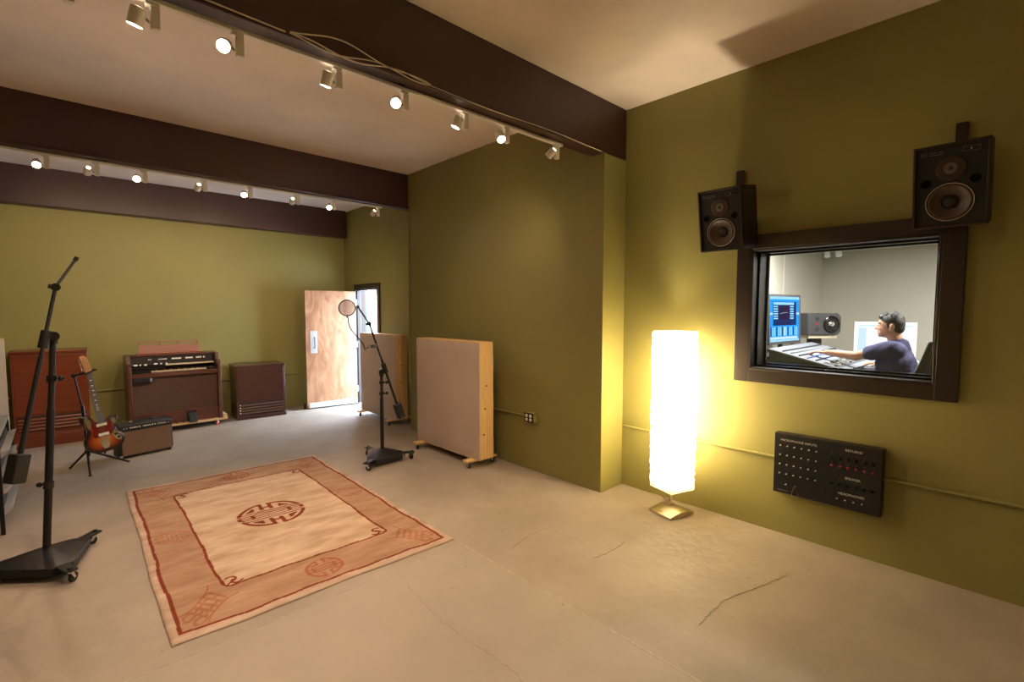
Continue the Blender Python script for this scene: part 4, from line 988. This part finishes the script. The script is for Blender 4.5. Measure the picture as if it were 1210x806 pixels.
for k, (x, y, lab) in enumerate(((5.5, .0, 'added round lamp to light the control room, nearer the window'), (6.9, -.6, 'added round lamp to light the control room, nearer its far wall'), (5.2, 1.35, 'added round lamp to light the control room, above the mixing desk'))):  # unseen lamps, added to brighten the control room
    f = thing('fill_lamp', lab, 'ceiling lamp', (x, y, CZ), (0, 0, 0), 'added control room lamps')
    MB().lathe([(.15, -.03), (.16, -.03), (.16, 0), (.15, 0), (.15, -.03)], 28, None, False).build('rim', 'white', f)
    MB().lathe([(.148, -.004), (.148, -.022), (.001, -.026)], 28).build('diffuser', 'fill_fixture', f)
    ld = bpy.data.lights.new('lamp_light', 'AREA'); ld.shape = 'DISK'; ld.size = .28; ld.energy = CONTROL_W; ld.color = (1, .96, .90)
    lo = bpy.data.objects.new('lamp_light', ld); COL.objects.link(lo); lo.parent = f; lo.location = (0, 0, -.035)
for i, y in enumerate((1.72, 1.60)):
    f = thing('ceiling_spot', 'small white ceiling spot in the control room, %s of two' % ('left' if i == 0 else 'right'), 'ceiling spot', (6.95, y, CZ), (0, 0, 0), 'control room ceiling spots')
    MB().cyl((0, 0, -.03), (0, 0, 0), .02).build('mount', 'white', f)
    MB().cyl((0, 0, -.03), (-.04, -.02, -.12), .03, .034, n=16).build('can', 'imac', f, .003)

# mixing desk
ds = thing('mixing_desk', 'grey mixing desk with rows of faders behind the window', 'mixing desk', (5.35, 1.3, CF))
dx0, dx1 = 4.74-5.35, 6.02-5.35; zf, zb = 1.15-CF, 1.295-CF; yf_, yb = -.30, .30
MB().hexa([(dx0, yf_, zf-.10), (dx1, yf_, zf-.10), (dx1, yb, zf-.16), (dx0, yb, zf-.16)], [(dx0, yf_, zf-.012), (dx1, yf_, zf-.012), (dx1, yb, zb-.012), (dx0, yb, zb-.012)]).build('chassis', 'console_dark', ds, .006)
th = math.atan2(zb-zf, yb-yf_); Ls = math.hypot(zb-zf, yb-yf_)
Xc = Matrix.Translation((0, yf_, zf-.012)) @ Matrix.Rotation(th, 4, 'X')
sf = MB().box((dx0-.008, -.006, 0), (dx1+.008, Ls+.004, .012), Xc).build('surface', 'console', ds, .003)
for i in range(31):
    x = dx0+.045+i*.0395
    if x > dx1-.03: break
    MB().box((x-.012, .05, .012), (x+.012, .19, .0127), Xc).build('fader_slot', 'console_dark', sf)
    f_ = .07+.09*random.random(); MB().box((x-.006, f_, .0127), (x+.006, f_+.022, .024), Xc).build('fader', 'tab' if i % 4 else 'darkgrey', sf)
    for j in range(5):
        y = .24+.068*j
        MB().cyl((x, y, .012), (x, y, .024), .0065, n=8, X=Xc).build('rotary_knob', ['darkgrey', 'bluelabel', 'darkgrey', 'lightgrey', 'darkgrey'][j], sf)
MB().box((dx0+.30, .20, .012), (dx0+.70, .40, .0125), Xc).build('blue_section', 'bluelabel', sf)
for x in (dx0+.06, dx1-.12): MB().box((x, -.15, 0), (x+.06, .22, zf-.10)).build('leg', 'console_dark', ds, .004)
MB().box((dx0+.35, yf_-.125, zf-.06), (dx1-.12, yf_-.01, zf-.035)).build('keyboard_tray', 'console_dark', ds, .004)
kb = thing('computer_keyboard', 'grey computer keyboard under the right hand of the man', 'keyboard', (5.50, .935, 1.115), (0, 0, 0))
MB().box((-.19, -.06, .001), (.19, .06, .014)).build('case', 'console', kb, .004)
ks = MB()
for i in range(15):
    for j in range(5): ks.box((-.182+i*.0245, -.054+j*.022, .014), (-.182+i*.0245+.021, -.054+j*.022+.018, .020))
ks.build('keys', 'lightgrey', kb)['kind'] = 'stuff'
# blue screen
mo = thing('computer_monitor', 'black computer monitor with a bright blue mixing screen', 'monitor', (5.435, 1.685, 1.30), (R(-2), 0, R(-7)))
MB().box((-.345, 0, 0), (.345, .035, .505)).build('housing', 'darkgrey', mo, .006)
MB().box((-.345, -.008, 0), (.345, 0, .028)).box((-.345, -.008, .482), (.345, 0, .505)).box((-.345, -.008, .028), (-.318, 0, .482)).box((.318, -.008, .028), (.345, 0, .482)).build('bezel', 'darkgrey', mo, .002)
scn = MB().box((-.318, -.003, .028), (.318, -.0002, .482)).build('screen', 'screenblue', mo)
def scr(mat, x0, z0, x1, z1, k=0): MB().box((x0, -.0036-.0004*k, z0), (x1, -.0031-.0004*k, z1)).build('screen_window', mat, scn)
scr('screenlight', -.318, .455, .318, .482); scr('screenpale', -.31, .050, .28, .075); scr('screenlight', -.318, .028, .318, .046)
scr('screendark', -.25, .19, .25, .43); scr('screenlight', -.24, .40, .20, .425, 1); scr('screenplum', -.13, .245, .09, .39, 1)
for j in range(6):
    scr('screenlight', -.24, .255+.024*j, -.15, .268+.024*j, 1); scr('screenlight', .11, .255+.024*j, .19, .268+.024*j, 1)
scr('screenpale', -.11, .31, -.05, .313, 2); scr('screenpale', -.05, .318, .06, .321, 2); scr('screenpale', -.318, .30, -.26, .32); scr('screenpale', .25, .30, .318, .32)
for i in range(15):
    scr('screenlight' if i % 3 else 'screendark', -.305+i*.04, .085, -.285+i*.04, .175, 1); scr('screenplum', -.16+i*.02, .200, -.148+i*.02, .232, 1)
scr('screenpale', -.02, .085, .005, .175, 2)
MB().cyl((0, .045, -.06), (0, .045, .16), .022).box((-.06, .025, .12), (.06, .045, .22)).build('stand_neck', 'darkgrey', mo)
MB().box((-.14, -.02, -.075), (.14, .16, -.06)).build('stand_foot', 'darkgrey', mo, .004)
# bridge shelf that carries the monitor behind the desk
bs = thing('monitor_shelf', 'dark shelf behind the mixing desk carrying the blue monitor', 'shelf', (5.40, 1.76, CF))
MB().box((-.68, -.145, .865), (.50, .145, .89)).build('board', 'console_dark', bs, .003)
for x in (-.64, .42): MB().box((x, -.12, 0), (x+.04, .12, .865)).build('end_panel', 'console_dark', bs, .003)
# studio speaker on its stand
st_ = thing('speaker_stand', 'dark speaker stand with cream top plate behind the blue monitor', 'speaker stand', (6.38, 1.66, CF), (0, 0, R(-38)))
MB().box((-.17, -.10, 0), (.17, .12, .02)).build('base_plate', 'darkgrey', st_, .003)
MB().box((-.06, -.03, .02), (.06, .06, .995)).build('column', 'darkgrey', st_, .004)
MB().box((-.17, -.12, .995), (.17, .13, 1.035)).build('top_plate', 'cream', st_, .004)
sp = thing('studio_speaker', 'dark grey studio speaker lying on its side by the blue monitor', 'loudspeaker', (6.38, 1.66, CF+1.035), (0, 0, R(-38)))
oc = [(-.20, .0), (.16, 0), (.20, .035), (.20, .205), (.16, .245), (-.20, .245)]
MB().prism(oc, -.14, .14).build('cabinet', 'darkgrey', sp, .006)
disc(MB(), [(.098, -.14), (.098, -.150), (.090, -.153), (.080, -.146), (.035, -.120)], .085, .122, 32).build('woofer', 'blackgloss', sp)
disc(MB(), [(.038, -.141), (.025, -.156), (.001, -.160)], .085, .122, 20).build('dust_cap', 'chrome', sp)
for z in (.185, .065): disc(MB(), [(.022, -.139), (.022, -.1415), (.018, -.1420), (.001, -.1418)], -.09, z, 20).build('bass_port', 'conedark', sp)
MB().box((-.11, -.143, .115), (-.07, -.1405, .130)).build('badge', 'redcap', sp)
# white all in one computer on a side table
tb = thing('side_table', 'grey table behind the man carrying the white computer', 'table', (6.38, .80, CF))
MB().box((-.32, -.60, .70), (.32, .55, .73)).build('top', 'console_dark', tb, .003)
for x in (-.28, .28):
    for y in (-.55, .50): MB().box((x-.02, y-.02, 0), (x+.02, y+.02, .70)).build('leg', 'darkgrey', tb)
im = thing('desktop_computer', 'white all in one computer with a bright screen behind the man', 'computer', (6.22, .995, CF+.73), (0, 0, R(-90)))
MB().prism(smooth_closed([(-.255, .07), (.255, .07), (.257, .10), (.257, .43), (.250, .455), (.22, .46), (-.22, .46), (-.250, .455), (-.257, .43), (-.257, .10)], 2), 0, .045).build('housing', 'imac', im, .004)
ims = MB().box((-.222, -.0015, .155), (.222, .0, .432)).build('screen', 'screenwhite', im)
MB().box((-.222, -.0022, .415), (.222, -.0016, .432)).build('screen_window', 'screenpale', ims); MB().box((-.222, -.0022, .155), (-.15, -.0016, .40)).build('screen_window', 'screenpale', ims)
MB().box((-.10, -.05, 0), (.10, .12, .01)).box((-.08, .045, .01), (.08, .06, .25)).build('stand', 'alu', im, .003)
# office chair
ch = thing('office_chair', 'black office chair with padded back behind the man', 'chair', (5.20, .74, CF))
vs = []; fs = []; nu, nv = 12, 12
for i in range(nu+1):
    for j in range(nv+1):
        u = -1+2*i/nu; v = j/nv; hw = .235*(1-.25*v**3)*(1 if v > .1 else .85)
        vs.append((u*hw, -.115-.21*v - .02*math.sin(v*PI) + .11*u*u, .47+.60*v))
nn = len(vs)
for p in list(vs): vs.append((p[0]*.96, p[1]-.055, p[2]))
for i in range(nu):
    for j in range(nv):
        a = i*(nv+1)+j; fs.append((a, a+nv+1, a+nv+2, a+1)); fs.append((nn+a, nn+a+1, nn+a+nv+2, nn+a+nv+1))
rg = [i*(nv+1) for i in range(nu)] + [nu*(nv+1)+j for j in range(nv)] + [i*(nv+1)+nv for i in range(nu, 0, -1)] + [j for j in range(nv, 0, -1)]
for k in range(len(rg)): a, b_ = rg[k], rg[(k+1) % len(rg)]; fs.append((a, b_, nn+b_, nn+a))
MB().add(vs, fs).build('backrest', 'tolex', ch, .012)
MB().box((-.24, -.10, .40), (.24, .36, .455)).build('seat', 'tolex', ch, .025, seg=3)
for sx in (-1, 1): MB().tube(bez([(sx*.27, -.12, .52), (sx*.285, -.20, .76), (sx*.285, .02, .75), (sx*.285, .16, .735)], 12), .016, 10).build('armrest', 'lightgrey', ch); MB().tube([(sx*.22, .05, .42), (sx*.28, .03, .43), (sx*.285, .02, .73)], .014, 8).build('armrest_post', 'darkgrey', ch)
MB().cyl((0, .12, .10), (0, .12, .40), .026).build('column', 'darkgrey', ch)
for k in range(5):
    a = 2*PI*k/5+.3; e = Vector((.29*math.cos(a), .12+.29*math.sin(a), .065))
    lg = MB().tube([(0, .12, .11), e], [.024, .016], 8).build('base_spoke', 'darkgrey', ch); MB().cyl(e+Vector((0, -.012, -.035)), e+Vector((0, .012, -.035)), .030, n=14).build('wheel', 'rubber', lg)

# ------------------------------------------------------------------ the man at the desk
man = thing('person', 'man in a navy t-shirt seated at the mixing desk with one arm stretched out', 'person', (5.2, .75, CF))
mo_ = Vector(man.location)
def cap_(mb, a, b, r0, r1, n=16):
    a = Vector(a)-mo_; b = Vector(b)-mo_
    mb.cyl(a, b, r0, r1, n); mb.ell(a, (r0, r0, r0), n, 10); mb.ell(b, (r1, r1, r1), n, 10)
def el_(mb, c, r): mb.ell(Vector(c)-mo_, r, 22, 16)
LS, LE, LW = (5.015, .755, 1.325), (5.02, .995, 1.250), (5.045, 1.215, 1.265)
RS, RE, RW = (5.385, .745, 1.325), (5.425, .715, 1.085), (5.40, .880, 1.170)
b = MB()
cap_(b, (5.2, .755, .90), (5.2, .755, 1.10), .120, .120); cap_(b, (5.13, .745, 1.19), (5.27, .745, 1.19), .118, .118); cap_(b, (5.07, .745, 1.310), (5.33, .745, 1.310), .06, .06)
cap_(b, (5.2, .735, 1.33), (5.2, .770, 1.45), .056, .052)
cap_(b, LS, LE, .050, .038); cap_(b, LE, LW, .041, .026); cap_(b, RS, RE, .050, .038); cap_(b, RE, RW, .041, .026)
# head: cranium, face, jaw, brow, nose, lips, chin, ears
el_(b, (5.2, .790, 1.532), (.072, .086, .090)); el_(b, (5.2, .812, 1.490), (.062, .066, .078)); el_(b, (5.2, .826, 1.452), (.050, .052, .042)); el_(b, (5.2, .858, 1.430), (.022, .018, .017))
el_(b, (5.2, .862, 1.540), (.048, .016, .012)); cap_(b, (5.2, .868, 1.530), (5.2, .888, 1.490), .009, .013); el_(b, (5.187, .880, 1.487), (.010, .010, .008)); el_(b, (5.213, .880, 1.487), (.010, .010, .008))
el_(b, (5.2, .870, 1.463), (.021, .012, .006)); el_(b, (5.2, .868, 1.452), (.019, .012, .006)); el_(b, (5.165, .845, 1.492), (.018, .020, .016)); el_(b, (5.235, .845, 1.492), (.018, .020, .016))
for sx in (-1, 1): el_(b, (5.2+sx*.076, .768, 1.502), (.010, .019, .032)); el_(b, (5.2+sx*.072, .780, 1.478), (.008, .009, .012))
# hands, each with a palm, four fingers and a thumb
def hand(W, f, up_, thumb_side, curl):
    W = Vector(W); f = Vector(f).normalized(); u = Vector(up_); u = (u - f*u.dot(f)).normalized(); s = f.cross(u)
    for k in range(4):
        o = (k-1.5)*.0195; cap_(b, W + f*.015 + s*o*.7, W + f*.080 + s*o + u*.004, .0125, .0105, 10)
    for k, ln in enumerate((.062, .074, .078, .070) if thumb_side < 0 else (.070, .078, .074, .062)):
        o = (k-1.5)*.0205; p = W + f*.080 + s*o + u*.003
        q = p + (f*math.cos(curl*.5) - u*math.sin(curl*.5))*ln*.45; r_ = q + (f*math.cos(curl*1.4) - u*math.sin(curl*1.4))*ln*.32; t_ = r_ + (f*math.cos(curl*2.1) - u*math.sin(curl*2.1))*ln*.25
        cap_(b, p, q, .0095, .0088, 10); cap_(b, q, r_, .0088, .0080, 10); cap_(b, r_, t_, .0080, .0070, 10)
    p = W + f*.022 + s*thumb_side*.026; q = p + (f*.6 + s*thumb_side*.75 - u*.2).normalized()*.038; r_ = q + (f*.9 + s*thumb_side*.25 - u*.3).normalized()*.030
    cap_(b, p, q, .0125, .0105, 10); cap_(b, q, r_, .0105, .0085, 10)
hand(LW, (.05, 1, -.02), (0, 0, 1), 1, .45); hand(RW, (-.25, 1, -.12), (0, 0, 1), -1, .35)
# legs
for sx in (-1, 1):
    cap_(b, (5.2+sx*.09, .76, .875), (5.2+sx*.11, 1.16, .865), .085, .058); cap_(b, (5.2+sx*.11, 1.16, .865), (5.2+sx*.115, 1.14, .45), .055, .040); cap_(b, (5.2+sx*.115, 1.13, .40), (5.2+sx*.125, 1.28, .375), .036, .030)
body = link('body', remeshed(b, .0055, 3), 'skin', man)
# clothing and hair
b = MB()
cap_(b, (5.15, .75, .87), (5.25, .75, .87), .140, .140); cap_(b, (5.15, .75, 1.0), (5.25, .75, 1.0), .138, .138); cap_(b, (5.13, .75, 1.10), (5.27, .75, 1.10), .136, .136); cap_(b, (5.12, .742, 1.195), (5.28, .742, 1.195), .132, .132); cap_(b, (5.06, .735, 1.300), (5.34, .735, 1.300), .080, .080); cap_(b, (5.2, .73, 1.33), (5.2, .742, 1.362), .084, .066)
cap_(b, LS, Vector(LS).lerp(Vector(LE), .55), .072, .066); cap_(b, RS, Vector(RS).lerp(Vector(RE), .62), .072, .066)
me = remeshed(b, .008, 5)
rngw = np.zeros(len(me.vertices)*3, dtype=np.float32); me.vertices.foreach_get('co', rngw); cw_ = rngw.reshape(-1, 3)
nw = np.zeros(len(me.vertices)*3, dtype=np.float32); me.vertices.foreach_get('normal', nw); nw = nw.reshape(-1, 3)
cw_ += nw * (.0035*np.sin(cw_[:, 2]*55+cw_[:, 1]*40) * np.sin(cw_[:, 1]*25+cw_[:, 0]*12))[:, None]
me.vertices.foreach_set('co', cw_.ravel()); me.update()
tag(link('shirt', me, 'shirt', man), 'navy blue short sleeved t-shirt')
b = MB()
for sx in (-1, 1):
    cap_(b, (5.2+sx*.085, .76, .890), (5.2+sx*.11, 1.16, .868), .104, .076); cap_(b, (5.2+sx*.11, 1.16, .868), (5.2+sx*.115, 1.14, .47), .074, .060)
cap_(b, (5.15, .745, .905), (5.25, .745, .905), .125, .125)
tag(link('trousers', remeshed(b, .010, 4), 'denim', man), 'dark trousers')
for sx in (-1, 1):
    b = MB(); el_(b, (5.2+sx*.12, 1.22, .368), (.046, .125, .034)); el_(b, (5.2+sx*.117, 1.15, .40), (.048, .055, .055))
    link('shoe', remeshed(b, .008, 3), 'blackmatte', man)
b = MB()
el_(b, (5.2, .780, 1.556), (.078, .088, .076)); el_(b, (5.2, .755, 1.535), (.077, .066, .078)); el_(b, (5.2, .846, 1.588), (.054, .028, .026)); el_(b, (5.2, .735, 1.495), (.062, .044, .052))
for sx in (-1, 1): el_(b, (5.2+sx*.072, .795, 1.515), (.006, .012, .026))
for k in range(60):
    a = random.uniform(0, 2*PI); e = random.uniform(.25, 1.3); d = Vector((math.cos(a)*math.cos(e), math.sin(a)*math.cos(e), math.sin(e)))
    p = Vector((5.2, .780, 1.556)) + Vector((d.x*.074, d.y*.084, d.z*.074)); q = p + (d*.6 + Vector((0, .8, .2))*random.uniform(-.2, 1)).normalized()*.014
    cap_(b, p, q, .008, .004, 8)
tag(link('hair', remeshed(b, .006, 2), 'hair', man), 'short black hair')
for sx in (-1, 1):
    MB().ell(Vector((5.2+sx*.030, .860, 1.517))-mo_, (.011, .010, .006), 12, 8).build('eye', 'tab', man)
    MB().ell(Vector((5.2+sx*.030, .8655, 1.517))-mo_, (.005, .006, .0052), 10, 8).build('iris', 'conedark', man)
    MB().tube([Vector((5.2+sx*.012, .872, 1.536))-mo_, Vector((5.2+sx*.032, .870, 1.541))-mo_, Vector((5.2+sx*.050, .855, 1.535))-mo_], .0035, 6).build('eyebrow', 'hair', man)
